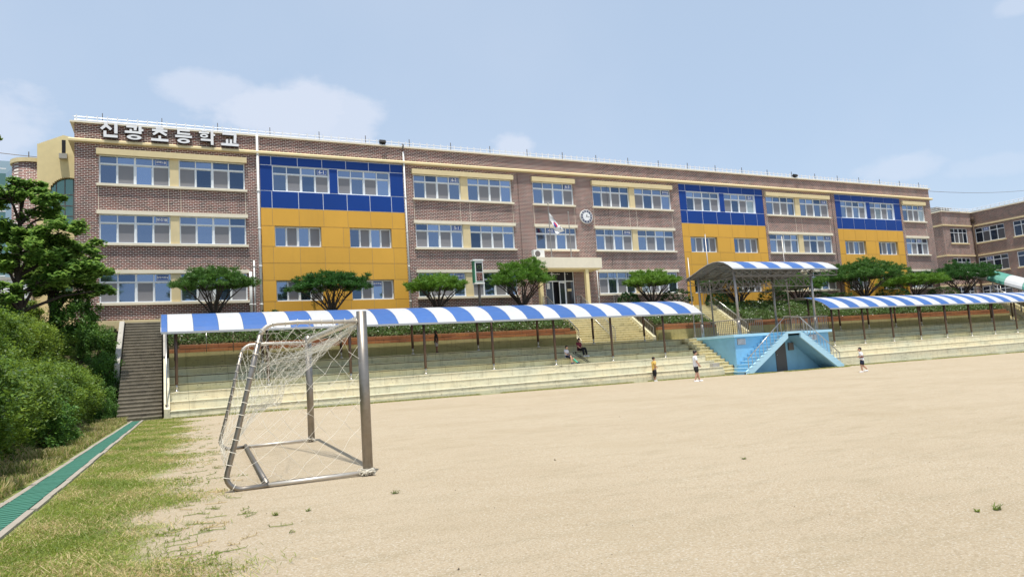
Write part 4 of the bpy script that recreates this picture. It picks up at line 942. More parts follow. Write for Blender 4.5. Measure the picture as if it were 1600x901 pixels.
# ------------------------------------------------------------ blue stage
sg_ = thing('stage', 'light blue painted concrete stage block with a dark door and two flights of steps', 'stage', (37.4, 34.5, gz(37)))
BX0, BX1, BY0, BY1, DZ = 33.0, 41.7, 34.5, 38.35, 2.30; G0 = gz(37) - .1
mb = MB(); mb.box(BX0, BX1, BY0, BY1, G0 - .3, DZ - .17); mb.build('wall', 'stage_blue', sg_)
mb = MB(); mb.box(BX0 - .22, BX1 + .2, BY0 - .18, BY1 - .005, DZ - .17, DZ); mb.build('deck', 'stage_trim', sg_)
mb = MB(); mb.box(BX0 - .1, BX0 + .02, BY0 - .05, BY0 + .8, G0, G0 + .22); mb.build('plinth', 'stage_blue', sg_)
mb = MB(); mb.box(36.45, 37.42, BY0 - .03, BY0 - .002, G0 + .08, 1.80); dr_ = sub(mb.build('door', 'door_grey', sg_), sg_)
mb = MB(); mb.sphere((36.55, BY0 - .06, .8), .035, 8, 6); mb.build('handle', 'steel', dr_)
mb = MB(); mb.box(37.65, 38.1, BY0 - .12, BY0 - .002, 1.05, 1.55); mb.build('meter_box', 'rail_dark', sg_)
for x in (33.2, 39.75):
    mb = MB(); mb.box(x, x + .72, BY0 - .012, BY0 - .002, 1.62, 2.02); w_ = sub(mb.build('shutter', 'shutter', sg_), sg_)
    mb = MB()
    for i in range(7): mb.box(x + .04 + i * .1, x + .085 + i * .1, BY0 - .03, BY0 - .013, 1.64, 2.0)
    mb.build('slat', 'rail_metal', w_)
mb = MB(); mb.box(BX0 - .02, BX0 - .001, 34.75, 35.3, .10, .32); mb.build('vent', 'rail_dark', sg_)
def flight(x0, x1, z0, z1, n, y0=33.15, y1=34.46):
    """steps rising from x0 to x1 in front of the wall; each a part, plus the sloping slab"""
    dx, dz = (x1 - x0) / n, (z1 - z0) / n
    for i in range(n):
        a, b = x0 + i * dx, x0 + (i + 1) * dx; zt = z0 + (i + 1) * dz; mb = MB(); mb.box(min(a, b), max(a, b), y0, y1, zt - dz - .04, zt - .03); mb.cur = 1; mb.box(min(a, b) - .02, max(a, b) + .02, y0 - .03, y1, zt - .03, zt); mb.build('step', ['stage_blue', 'stage_trim'], sg_)
    mb = MB(); s_ = 1 if x1 > x0 else -1; o_ = .30
    mb.prism([(x0 + s_ * .0, z0 - .08), (x0 + s_ * .42, z0 - .08), (x1 + s_ * .1, z1 - .42), (x1 + s_ * .1, z1 - .02), (x1, z1 - .02), (x0, z0 + dz - .05)], y0 - .02, y0 + .10, 'y'); mb.build('stringer', 'stage_trim', sg_)
    mb = MB(); mb.prism([(x0 + s_ * .25, z0 - .1), (x0 + s_ * .5, z0 - .1), (x1, z1 - .34), (x1, z1 - .12), (x0 + s_ * .25, z0 + .05)], y0 + .10, y1, 'y'); mb.build('stair_slab', 'stage_blue', sg_)
flight(32.35, 36.2, gz(33) - .02, DZ - .02, 12); flight(41.25, 37.55, gz(41), DZ - .02, 12)
mb = MB(); mb.box(36.2, 37.55, 33.15, 34.31, DZ - .16, DZ - .015); mb.build('landing', 'stage_trim', sg_)
def rail_x(parent, pts, h=.95, bal=.17, m='rail_weathered', lean=0., r=.024):
    P = [Vector(p) for p in pts]; up = Vector((0, 0, h))
    mb = MB(); mb.tube([p + up for p in P], r * 1.3, 7); mb.build('handrail', m, parent, True)
    if bal < 1: mb = MB(); mb.tube([p + Vector((0, 0, .09)) for p in P], r * .7, 5); mb.build('bottom_rail', m, parent, True)
    for a, b in zip(P, P[1:]):
        n = max(1, round((b - a).length / bal))
        for i in range(n + 1):
            p = a.lerp(b, i / n); mb = MB(); rr = r if i in (0, n) else r * .75; lx = rng.uniform(-lean, lean) if i not in (0, n) else 0
            mb.tube([p, p + up + Vector((lx, 0, 0))], rr, 5, False); mb.build('post' if i in (0, n) else 'baluster', m, parent, True)
fr = thing('stage_railing', 'grey steel railing with thin bars around the edge of the blue stage deck', 'railing', (37.4, 34.5, DZ))
rail_x(fr, [(32.92, 38.2, DZ), (32.92, 34.45, DZ), (35.5, 34.45, DZ)]); rail_x(fr, [(38.2, 34.45, DZ), (41.78, 34.45, DZ), (41.78, 38.2, DZ)], lean=.06)
rail_x(fr, [(36.15, 33.2, DZ), (37.6, 33.2, DZ)], lean=.08)
rail_x(fr, [(32.7, 33.2, gz(33) + .1), (36.15, 33.2, DZ)], .88, .42, 'steel'); rail_x(fr, [(41.0, 33.2, gz(41) + .12), (37.6, 33.2, DZ)], .88, .36, 'steel')

# roof frame over the stage
sc_ = thing('stage_canopy', 'arched blue and white striped roof on a steel truss frame above the blue stage', 'canopy', (37.5, 36, DZ))
RP = [(34.2, 6.58), (34.55, 6.86), (35.0, 7.10), (35.5, 7.24), (36.0, 7.26), (36.6, 7.18), (37.2, 7.02), (37.8, 6.82), (38.4, 6.62), (38.95, 6.48)]
RX0, RX1 = 33.15, 43.05; nS = 9; wS = (RX1 - RX0) / nS
for k in range(nS):
    mb = MB(); a, b = RX0 + k * wS, RX0 + (k + 1) * wS - .01
    for (y0, z0), (y1, z1) in zip(RP, RP[1:]):
        mb.q([(a, y0, z0), (b, y0, z0), (b, y1, z1), (a, y1, z1)]); mb.q([(a, y0, z0 - .03), (a, y1, z1 - .03), (b, y1, z1 - .03), (b, y0, z0 - .03)])
        mb.q([(a, y0, z0), (a, y1, z1), (a, y1, z1 - .03), (a, y0, z0 - .03)])
    mb.build('roof_stripe', ('canopy_white', 'canopy_blue')[k % 2], sc_, True)
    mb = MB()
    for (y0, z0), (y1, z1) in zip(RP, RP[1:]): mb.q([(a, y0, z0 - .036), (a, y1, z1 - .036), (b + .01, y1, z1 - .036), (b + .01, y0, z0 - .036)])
    mb.build('underside_shade', 'underside_shade_grey', sc_, True)  # grey sheet added below the stripes; the underside's shade is in its colour
mb = MB(); mb.box(RX0, RX1, 34.16, 34.198, 6.52, 6.60); mb.build('fascia', 'steel', sc_)
def truss(a, b, z0, z1, n, name='truss', th=.05):
    a, b = Vector(a), Vector(b); mb = MB(); A = a.copy(); B = b.copy()
    lo0, lo1, hi0, hi1 = Vector((a.x, a.y, z0)), Vector((b.x, b.y, z0)), Vector((a.x, a.y, z1)), Vector((b.x, b.y, z1))
    mb.bar(lo0, lo1, th); mb.bar(hi0, hi1, th)
    for i in range(n + 1):
        p, q_ = lo0.lerp(lo1, i / n), hi0.lerp(hi1, i / n); mb.bar(p, q_, th * .7)
        if i < n: mb.bar(q_, lo0.lerp(lo1, (i + 1) / n), th * .7)
    mb.build(name, 'rail_weathered', sc_)
truss((RX0 + .05, 34.3, 0), (RX1 - .05, 34.3, 0), 6.12, 6.52, 12); truss((RX0 + .05, 38.8, 0), (RX1 - .05, 38.8, 0), 6.02, 6.42, 12)
truss((33.6, 34.6, 0), (40.7, 34.6, 0), 5.42, 6.08, 10); truss((33.6, 38.1, 0), (40.7, 38.1, 0), 5.42, 6.06, 10)
truss((33.6, 34.6, 0), (33.6, 38.1, 0), 5.42, 6.05, 5); truss((40.7, 34.6, 0), (40.7, 38.1, 0), 5.42, 6.05, 5)
for y_ in np.linspace(RX0 + .06, RX1 - .06, 9):
    mb = MB()
    for (ya, za), (yb, zb) in zip(RP, RP[1:]): mb.bar((y_, ya, za - .06), (y_, yb, zb - .06), .04)
    lo = [(ya, za - .45 + .25 * abs((ya - 36.4) / 2.4)) for ya, za in RP]
    for (ya, za), (yb, zb) in zip(lo, lo[1:]): mb.bar((y_, ya, za), (y_, yb, zb), .04)
    for i in range(1, len(RP) - 1): mb.bar((y_, RP[i][0], RP[i][1] - .06), (y_, lo[i + (1 if i % 2 else -1)][0], lo[i + (1 if i % 2 else -1)][1]), .03)
    mb.build('arch_rib', 'rail_weathered', sc_)
for ya, za in RP[1:-1:2]:
    mb = MB(); mb.bar((RX0, ya, za - .05), (RX1, ya, za - .05), .04); mb.build('purlin', 'steel_grey', sc_)
for x, y in ((33.6, 34.6), (40.7, 34.6), (33.6, 38.1), (40.7, 38.1)):
    mb = MB(); mb.tube([(x, y, DZ), (x, y, 6.5)], .085, 10); mb.tube([(x, y, DZ), (x, y, DZ + .9)], .11, 10); mb.build('post', 'steel_grey', sc_, True)
for x, y, zt, lab in ((33.3, 38.6, 8.0, 'short flagpole behind the left corner of the stage roof'), (35.8, 39.4, 9.9, 'tall bare flagpole before the orange bay behind the stage'), (43.6, 39.4, 9.9, 'tall bare flagpole before the brick wall behind the stage')):
    t = thing('flagpole', lab, 'flagpole', (x, y, 2.28)); mb = MB(); mb.tube([(x, y, 2.28), (x, y, zt)], [.06, .035], 8); mb.build('pole', 'steel_grey', t, True)
    mb = MB(); mb.tube([(x, y, 2.28), (x, y, 2.36)], .13, 8); mb.build('base_plate', 'steel_grey', t)

# display post in front of the school
t = thing('display_post', 'tall green and white display post with a dark panel between two pines', 'display', (18.95, 43.0, PZ))
mb = MB(); mb.tube([(18.95, 43, PZ - .2), (18.95, 43, 6.9)], .09, 10); mb.build('pole', 'rail_dark', t, True)
mb = MB(); mb.box(18.55, 19.15, 42.75, 43.1, 6.88, 8.35); hs = sub(mb.build('housing', 'green_trim', t), t)
mb = MB(); mb.box(18.62, 19.2, 42.72, 42.748, 6.95, 8.3); mb.build('front_frame', 'white_paint', t)
mb = MB(); mb.box(18.68, 19.14, 42.70, 42.718, 7.62, 8.22); mb.build('panel', 'led_panel', t)
mb = MB(); mb.box(18.68, 19.14, 42.70, 42.718, 7.0, 7.56); mb.build('panel', 'led_panel', t)
mb = MB()
for i in range(14): a = 2 * math.pi * i / 14; mb.box(18.9 + .14 * math.cos(a), 18.94 + .14 * math.cos(a), 42.69, 42.699, 7.92 + .1 * math.sin(a), 7.95 + .1 * math.sin(a))
mb.build('emblem', 'leaf_shrub', t)
for r_ in range(4):
    vs, fs = text_faces(['미세먼지', '좋음 21', '초미세', '보통 17'][r_], .12); mb = MB(); mb.v = [(18.91 + x, 42.695, 7.48 - r_ * .125 + z_) for x, z_, _ in vs]; mb.f = list(fs); mb.mi = [0] * len(fs); mb.build('display_text', 'led_text', t)
mb = MB(); mb.box(18.5, 19.25, 42.68, 43.15, 8.35, 8.46); mb.build('cap', 'white_paint', t); mb = MB(); mb.box(18.55, 19.25, 42.68, 43.12, 6.80, 6.9); mb.build('base_cap', 'white_paint', t)

# overhead cables
for lab, a, b, sag in (('thin black cable running right from the school roof corner', (73.0, 47, 17.0), (140, 60, 26), 1.2), ('lower thin cable from the school roof to the brick wing', (73.0, 49, 16.7), (100, 56, 17.9), .8), ('thin cable crossing above the trees at the left edge', (-6.5, 51.5, 16.2), (-30, 50, 20), .8)):
    mb = MB(); P = [Vector(a).lerp(Vector(b), i / 16) - Vector((0, 0, sag * 4 * (i / 16) * (1 - i / 16))) for i in range(17)]; mb.tube(P, .022, 4)
    tag(mb.build('cable', 'rail_dark'), lab, 'cable')

# ------------------------------------------------------------ football goal
G0_, G1_ = Vector((2.65, 10.46, 0)), Vector((2.97, 16.75, 0)); ZG = gz(2.6)
goal = thing('football_goal', 'worn steel football goal with a torn white net, standing on the sand in the foreground', 'goal', (2.65, 10.46, ZG))
def side_path():
    P = [(0, 2.27)]; P += [(-.95, 2.29), (-1.18, 2.28)]
    for i in range(7): a = math.pi / 2 + i * R(68) / 6; P.append((-1.22 + .25 * math.cos(a), 2.03 + .25 * math.sin(a)))
    P += [(-1.62, 1.45), (-1.78, .8), (-1.92, .28)]
    for i in range(7): a = R(190) + i * R(80) / 6; P.append((-1.72 + .22 * math.cos(a), .235 + .2 * math.sin(a)))
    P += [(-1.4, .045), (-.7, .045), (0, .045)]
    return P
SP = side_path(); dv = (G1_ - G0_)
for base in (G0_, G1_):
    mb = MB(); mb.tube([base + Vector((0, 0, ZG - .02)), base + Vector((0, 0, 2.40))], .075, 14); mb.build('post', 'goal_metal', goal, True)
    mb = MB(); mb.tube([base + Vector((x, 0, z_ + ZG)) for x, z_ in SP[:10]], .031, 9); mb.build('side_frame', 'goal_light', goal, True)
    mb = MB(); mb.tube([base + Vector((x, 0, z_ + ZG)) for x, z_ in SP[9:-2]], .036, 9); mb.build('side_frame', 'goal_metal', goal, True)
    mb = MB(); mb.tube([base + Vector((x, 0, z_ + ZG)) for x, z_ in SP[-3:]], .031, 9); mb.build('ground_bar', 'goal_light', goal, True)
mb = MB(); mb.tube([G0_ + Vector((0, .0, 2.30)), G1_ + Vector((0, 0, 2.30))], .05, 10); mb.build('crossbar', 'goal_light', goal, True)
mb = MB(); mb.tube([G0_ + Vector((-1.42, 0, .05)), G1_ + Vector((-1.42, 0, .05))], .04, 8); mb.build('rear_bar', 'goal_metal', goal, True)
# net: back and roof sheet slung between the side frames, side sheets, wrapping cords
NR = 3; cord = .0026
import bisect
lens = [0]; 
for (a, b), (c, d) in zip(SP, SP[1:]): lens.append(lens[-1] + math.hypot(c - a, d - b))
iend = 16
def on_frame(s):
    s = max(0, min(s, lens[iend])); i = min(bisect.bisect_right(lens, s), len(SP) - 1); t_ = (s - lens[i - 1]) / (lens[i] - lens[i - 1]); return SP[i - 1][0] + t_ * (SP[i][0] - SP[i - 1][0]), SP[i - 1][1] + t_ * (SP[i][1] - SP[i - 1][1])
Ltot = lens[iend]
nrnd = random.Random(5)
def sheet(u, v):
    """u 0..1 down the frame, v 0..1 across the goal"""
    x, z_ = on_frame(u * Ltot); d = 4 * v * (1 - v)
    sag = d * (.95 * math.sin(math.pi * min(u * 1.35, 1)) ** .8)
    xx = x * (1 - .38 * d * math.sin(math.pi * min(1, u * 1.1))) ; zz = z_ - sag * (.85 if u < .5 else .85 * (1 - u) * 2) - .10 * d * (1 - u)
    p = G0_ + dv * v; return Vector((p.x + xx, p.y, max(zz + ZG, .03)))
mb = MB(); nu, nv = 34, 46
wob = [[Vector((nrnd.uniform(-1, 1), nrnd.uniform(-1, 1), nrnd.uniform(-1, 1))) * .035 for _ in range(nv + 1)] for _ in range(nu + 1)]
def SPt(i, j):
    e = 0 if (i == 0 or j in (0, nv) or i == nu) else 1
    return sheet(i / nu, j / nv) + wob[i][j] * e
for k in range(-nu, nv + 1, 1):     # diamond mesh: both diagonals, every other one
    if k % 2: continue
    P = [SPt(i, i + k) for i in range(nu + 1) if 0 <= i + k <= nv]
    if len(P) > 1: mb.tube(P, cord, NR, False)
for k in range(0, nu + nv + 1, 2):
    P = [SPt(i, k - i) for i in range(nu + 1) if 0 <= k - i <= nv]
    if len(P) > 1: mb.tube(P, cord, NR, False)
net = mb.build('net', 'net_cord', goal)
# side sheets
def side_net(base, seed, dens, lo=True):
    rn = random.Random(seed); mb = MB(); xb = lambda z_: -1.92 + (z_ - .28) * .33 if z_ < 1.9 else -1.42
    nx, nz_ = 15, 17; G = {}
    for i in range(nx + 1):
        for j in range(nz_ + 1):
            z_ = .07 + (2.24 - .07) * j / nz_; x1 = max(xb(z_), -1.9); x = x1 + (0 - x1) * i / nx; e = 0 if i in (0, nx) or j in (0, nz_) else 1
            G[i, j] = base + Vector((x + e * rn.uniform(-.03, .03), e * rn.uniform(-.04, .04), z_ - e * .06 * math.sin(math.pi * i / nx) + ZG + e * rn.uniform(-.03, .03)))
    for k in range(-nz_, nx + 1):
        if k % dens: continue
        P = [G[j + k, j] for j in range(nz_ + 1) if 0 <= j + k <= nx]; 
        if len(P) > 1: mb.tube(P, cord, NR, False)
    for k in range(0, nx + nz_ + 1):
        if k % dens: continue
        P = [G[k - j, j] for j in range(nz_ + 1) if 0 <= k - j <= nx]
        if len(P) > 1: mb.tube(P, cord, NR, False)
    return mb
side_net(G0_, 2, 3).build('net', 'net_cord', goal); side_net(G1_, 3, 2).build('net', 'net_cord', goal)
# gathered roll of net under the crossbar, fanning out to the left
mb = MB()
for i in range(34):
    P = []; f = nrnd.uniform(0, 1); a0 = nrnd.uniform(-.05, .05); b0 = nrnd.uniform(.02, .14)
    for k in range(13):
        t_ = k / 12; p = G0_ + dv * (t_ * (.5 + .5 * f)); d = math.sin(math.pi * t_)
        P.append(Vector((p.x - .03 + a0 * d - f * 1.15 * t_ ** 1.6, p.y + nrnd.uniform(-.02, .02), 2.27 + ZG - b0 * (.3 + d) - (.45 * f + .25) * t_ ** 1.3 * (1 - .35 * t_) + nrnd.uniform(-.012, .012))))
    mb.tube(P, cord, NR, False)
mb.build('net_roll', 'net_cord', goal)
mb = MB()
for base in (G0_, G1_):
    for s in np.arange(.08, lens[-4], .17):
        x, z_ = SP[0]; i = min(bisect.bisect_right(lens, s), len(SP) - 1); t_ = (s - lens[i - 1]) / (lens[i] - lens[i - 1])
        c = Vector((SP[i - 1][0] + t_ * (SP[i][0] - SP[i - 1][0]), 0, SP[i - 1][1] + t_ * (SP[i][1] - SP[i - 1][1]) + ZG)) + base
        d = Vector((SP[i][0] - SP[i - 1][0], 0, SP[i][1] - SP[i - 1][1])).normalized(); n_ = Vector((-d.z, 0, d.x))
        mb.tube([c + n_ * .046 * math.cos(a) + Vector((0, .046 * math.sin(a), 0)) + d * .012 * a / 6 for a in np.linspace(0, 6.28, 8)], .005, 3, False)
for v in np.arange(.02, .99, .035):
    c = G0_ + dv * v + Vector((0, 0, 2.30)); mb.tube([c + Vector((.06 * math.cos(a), .01 * a, .06 * math.sin(a))) for a in np.linspace(0, 6.28, 8)], .005, 3, False)
mb.build('net_tie', 'net_cord', goal)['kind'] = 'stuff'
for base in (G0_, G1_):
    mb = MB()
    for i in range(26 if base is G0_ else 8):
        c = base + Vector((nrnd.uniform(-.07, .03), nrnd.uniform(-.1, .02), .05 + ZG)); P = [c + Vector((nrnd.uniform(-.09, .09), nrnd.uniform(-.06, .06), nrnd.uniform(-.04, .06))) for _ in range(6)]; mb.tube(P, .006, 3, False)
    mb.build('net_knot', 'net_cord', goal)

# ------------------------------------------------------------ pines: many stems, flat clipped crown of needle tufts
def limb(mb, pts, r0, r1, k=6):
    n = len(pts); mb.tube(pts, [r0 + (r1 - r0) * i / (n - 1) for i in range(n)], k, False)
def pine(label, x, y, zb, w, h, crown_frac, stems, leaf, seed, group='clipped pines in front of the school', squash=1., zshift=0):
    rn = random.Random(seed); global rng; rng = np.random.default_rng(seed)
    t = thing('pine_tree', label, 'tree', (x, y, zb), group)
    crown_frac = min(crown_frac * 1.28, .66); ch = h * crown_frac; cz = zb + h - ch * .62; mb = MB()
    tips = []
    for i in range(stems):
        a = 2 * math.pi * i / stems + rn.uniform(-.25, .25); rr = rn.uniform(.25, .86) if i % 3 else rn.uniform(.6, .9)
        tx, ty, tz = x + w / 2 * rr * math.cos(a), y + w / 2 * rr * math.sin(a) * .8, cz - ch * .12 + ch * .3 * (1 - rr)
        P = []
        for k in range(6):
            s = k / 5; sw = s ** 1.25; P.append(Vector((x + (tx - x) * sw + rn.uniform(-.04, .04), y + (ty - y) * sw + rn.uniform(-.04, .04), zb - .2 + (tz - zb + .2) * (s ** .8))))
        limb(mb, P, rn.uniform(.055, .085) * (h / 2.4) ** .5, .022, 6); tips.append(P[-1])
        for q_ in range(3):
            s0 = P[rn.choice((2, 3, 4))]; e_ = s0 + Vector((rn.uniform(-.45, .45), rn.uniform(-.4, .4), rn.uniform(.25, .6))) * (w / 4); e_.z = min(e_.z, cz + ch * .1); limb(mb, [s0, s0.lerp(e_, .5) + Vector((0, 0, -.03)), e_], .028, .012, 5)
    mb.tube([(x, y, zb - .6), (x, y, zb + .05)], [.2, .13], 8); mb.build('trunk', 'bark_dark', t, True)
    # tufts
    nT = int(400 * (w / 4.2) ** 1.5); d = rand_dirs(nT * 3); d = d[d[:, 2] > -.22][:nT]; nT = len(d)
    rad = rng.uniform(.62, 1.0, nT)[:, None]; lump = 1 + .20 * np.sin(d[:, :1] * 6 + seed * 1.7) * np.cos(d[:, 1:2] * 5 + seed) + .10 * np.sin(d[:, 2:3] * 9 + seed * 2.3)
    C = d * rad * lump * np.array([w / 2, w / 2 * .85, ch * .62]); C[:, 2] = np.where(C[:, 2] < 0, C[:, 2] * .6, C[:, 2])
    per = 46; C = np.repeat(C, per, 0) + np.array([x, y, cz]); n = len(C)
    nd = rand_dirs(n); nd[:, 2] = np.abs(nd[:, 2]) * .8 + .05; nd /= np.linalg.norm(nd, axis=1, keepdims=True)
    L = rng.uniform(.10, .24, n)[:, None]; side = np.cross(nd, rand_dirs(n)); side /= np.linalg.norm(side, axis=1, keepdims=True)
    m = quads_mesh('crown', (C + nd * L * .6 + rng.normal(size=(n, 3)) * .035), nd * L * .5, side * .017, [leaf]); o = ORG[t.name]
    m.transform(Matrix.Translation((-o[0], -o[1], -o[2]))); put('crown', m, t); return t
pine('dense dark pine with many stems by the left ground floor windows', 2.55, 43.4, 5.0, 4.0, 2.9, .42, 11, 'leaf_pine', 3)
pine('wide dark pine with bushy flat crown before the first orange bay', 9.2, 43.4, 4.95, 4.7, 2.75, .42, 13, 'leaf_pine', 4)
pine('bright green pine left of the display post', 16.1, 43.4, 5.0, 4.05, 2.45, .42, 11, 'leaf_pine_light', 5)
pine('tall round light green pine just left of the entrance', 22.35, 43.3, 5.0, 4.45, 3.45, .52, 11, 'leaf_pine_light', 6)
pine('bright green pine right of the entrance before the brick wall', 33.6, 43.4, 5.0, 4.4, 2.65, .42, 11, 'leaf_pine_light', 8)
pine('big pine with bare fanned stems seen through the stage roof frame', 42.6, 43.6, 4.8, 6.6, 3.0, .42, 13, 'leaf_pine', 9)
pine('dark spreading pine half behind the right part of the stage roof', 49.8, 43.8, 4.8, 4.6, 2.6, .55, 9, 'leaf_pine', 10)
pine('largest dark pine in front of the third orange bay', 57.9, 43.4, 4.95, 7.7, 3.6, .5, 15, 'leaf_pine', 11)
pine('low light green pine with stems splayed beside the third orange bay', 65.2, 43.6, 4.95, 6.7, 2.4, .42, 12, 'leaf_pine_light', 12)
pine('dark pine at the right end of the school by the green striped roof', 73.0, 43.6, 4.95, 7.6, 3.5, .6, 13, 'leaf_pine', 13)

def leaf_blob(name, label, cat, c, r, n, leaf, size, seed, group=None, clumps=60, spread=.16, inner=.2, zmin=-.4, stem=True):
    global rng; rng = np.random.default_rng(seed)
    t = thing(name, label, cat, (c[0], c[1], c[2] - r[2] * .8), group)
    C = shell_points(n, c, r, clumps, spread, inner, zmin); A, B = leaf_axes(len(C), size); m = quads_mesh('foliage', C, A, B, [leaf]); o = ORG[t.name]; m.transform(Matrix.Translation((-o[0], -o[1], -o[2]))); put('foliage', m, t)
    if stem:
        mb = MB(); rn = random.Random(seed)
        for i in range(6):
            a = i * 1.05; limb(mb, [Vector((c[0], c[1], c[2] - r[2] - .2)), Vector((c[0] + r[0] * .3 * math.cos(a), c[1] + r[1] * .3 * math.sin(a), c[2] - r[2] * .3)), Vector((c[0] + r[0] * .7 * math.cos(a), c[1] + r[1] * .7 * math.sin(a), c[2] + r[2] * .3))], .05, .015, 5)
        mb.build('stem', 'bark', t, True)
    return t
for i, (x, w, z_, lab) in enumerate([(31.3, .85, 5.35, 'low round clipped shrub right of the entrance column'), (35.9, 1.3, 5.5, 'round clipped shrub at the left foot of the middle orange bay'), (40.0, .95, 5.25, 'clipped shrub beside the narrow yellow staircase'),
                                     (46.2, 1.35, 5.4, 'large dark clipped shrub under the stage roof on the right'), (51.6, 1.4, 5.1, 'clipped dome shrub left of the largest pine'), (54.6, 1.3, 5.0, 'flat clipped dome shrub at the left foot of the largest pine'),
                                     (61.6, 1.6, 5.35, 'clipped dome shrub between the two right pines'), (69.2, 1.6, 5.3, 'clipped dome shrub left of the last dark pine')]):
    leaf_blob('clipped_shrub', lab, 'shrub', (x, 43.3, z_), (w, w * .8, .75), 3600, 'leaf_topiary', .045, 60 + i, 'clipped dome shrubs on the terrace', 160, .06, .08, -.3)
for i, (x, y, z_, lab) in enumerate([(5.6, 42.0, 4.55, 'dark leafy shrub under the canopy left of the first orange bay'), (18.3, 42.2, 4.4, 'dark shrub in shade behind the long stand, left half'), (20.5, 42.2, 4.4, 'dark shrub in shade behind the long stand, left of the entrance stairs')]):
    leaf_blob('dark_shrub', lab, 'shrub', (x, y, z_), (1.3, .9, .7), 2600, 'leaf_topiary', .07, 80 + i, 'dark shrubs on the slope', 60, .12)
# leafy ground cover with white flowers on the slope: nobody could count it
rng = np.random.default_rng(21); Cs = []
for a, b in SEG:
    n = int((min(b, 92) - a) * 1500); xx = rng.uniform(a, min(b, 92), n); yy = rng.uniform(40.0, 43.9, n)
    zz = np.interp(yy, [39.95, 41.2, 43.2, 46.2], [3.36, 4.0, 4.93, PZ]); bump_ = .16 + .12 * np.sin(xx * 1.7) * np.cos(yy * 2.3 + xx * .4)
    Cs.append(np.stack([xx, yy, zz + rng.uniform(0, 1, n) ** .6 * np.maximum(bump_ + .1, .08)], 1))
Cs = np.concatenate(Cs); A, B = leaf_axes(len(Cs), .06); mi = (rng.uniform(size=len(Cs)) < .035).astype(int)
o = put('ground_cover', quads_mesh('ground_cover', Cs, A, B, ['leaf_cover', 'flower'], mi)); tag(o, 'leafy green ground cover dotted with white flowers on the slope before the school', 'plants', None, 'stuff')

# ------------------------------------------------------------ hedge of bushes on the left bank
def hedge_mesh(seed, n, size, leaf):
    global rng; rng = np.random.default_rng(seed)
    C = shell_points(n, (0, 0, 0), (1, 1, 1), 110, .105, .42, -.85); C2 = shell_points(n // 6, (0, 0, 0), (.8, .8, .8), 60, .2, .5, -.9); C = np.concatenate([C, C2])
    A, B = leaf_axes(len(C), size); return quads_mesh('foliage', C, A, B, [leaf])
HM = [hedge_mesh(31, 19000, .027, 'leaf_hedge'), hedge_mesh(32, 18000, .029, 'leaf_hedge'), hedge_mesh(33, 11000, .038, 'leaf_shrub'), hedge_mesh(34, 20000, .026, 'leaf_hedge')]
sm = MB()
for i in range(9):
    a = i * .7; limb(sm, [Vector((.06 * math.cos(a), .06 * math.sin(a), -1.25)), Vector((.3 * math.cos(a), .3 * math.sin(a), -.5)), Vector((.65 * math.cos(a + .3), .65 * math.sin(a + .3), .2))], .035, .01, 5)
SM = sm.mesh('stem', 'bark', (0, 0, 0), True)
hr_ = random.Random(9); k = 0
def bush(x, y, r, rz_, which, lab, grp):
    t = thing('bush', lab, 'bush', (x, y, bank(x, y) + rz_ * (.28 if x > -4 else .55)), grp, hr_.uniform(0, 6.28)); ORG[t.name] = (0, 0, 0)
    for m, nme in ((HM[which], 'foliage'), (SM, 'stem')):
        o = put(nme, m, t); o.scale = (r, r * hr_.uniform(.9, 1.1), rz_)
    return t
HG = 'hedge bushes covering the left bank'; HL = 'bushy green yellow shrub in the hedge covering the left bank'
for y in np.arange(3.5, 35, 1.95):
    wh = hr_.choice((0, 1, 3)); bush(-3.6 + hr_.uniform(-.12, .12), y, hr_.uniform(1.15, 1.35), hr_.uniform(1.1, 1.35), wh, 'bushy shrub in the lowest row of the hedge, next to the drain', HG)
for y in np.arange(6, 39, 2.3): bush(-5.3 + hr_.uniform(-.3, .3), y, hr_.uniform(1.35, 1.6), hr_.uniform(.95, 1.25), hr_.choice((0, 1, 3)), 'bushy shrub in the middle row of the hedge, halfway up the bank', HG)
for y in np.arange(12, 45, 2.6): bush(-7.2 + hr_.uniform(-.3, .3), y, hr_.uniform(1.5, 1.8), hr_.uniform(.9, 1.15), hr_.choice((0, 1, 2)), 'bushy shrub in the top row of the hedge under the left trees', HG)
bush(-3.05, 21.5, .95, .95, 2, 'leafy bright green bush bulging from the hedge beside the drain', None)
bush(-2.65, 36.6, .85, 1.1, 2, 'leafy bush leaning over the left edge of the concrete staircase, lowest of three', None)
bush(-2.75, 38.9, .9, 1.15, 2, 'leafy bush leaning over the left edge of the concrete staircase, middle of three', None)
bush(-2.45, 35.3, .62, .9, 2, 'small leafy bush spilling over the bottom left corner of the concrete staircase', None)
bush(-3.2, 41.2, 1.1, 1.2, 2, 'leafy dark bush at the top left of the concrete staircase', None)
bush(-4.3, 42.4, 1.3, 1.7, 2, 'tall dark bush against the left end of the brick wall', None)

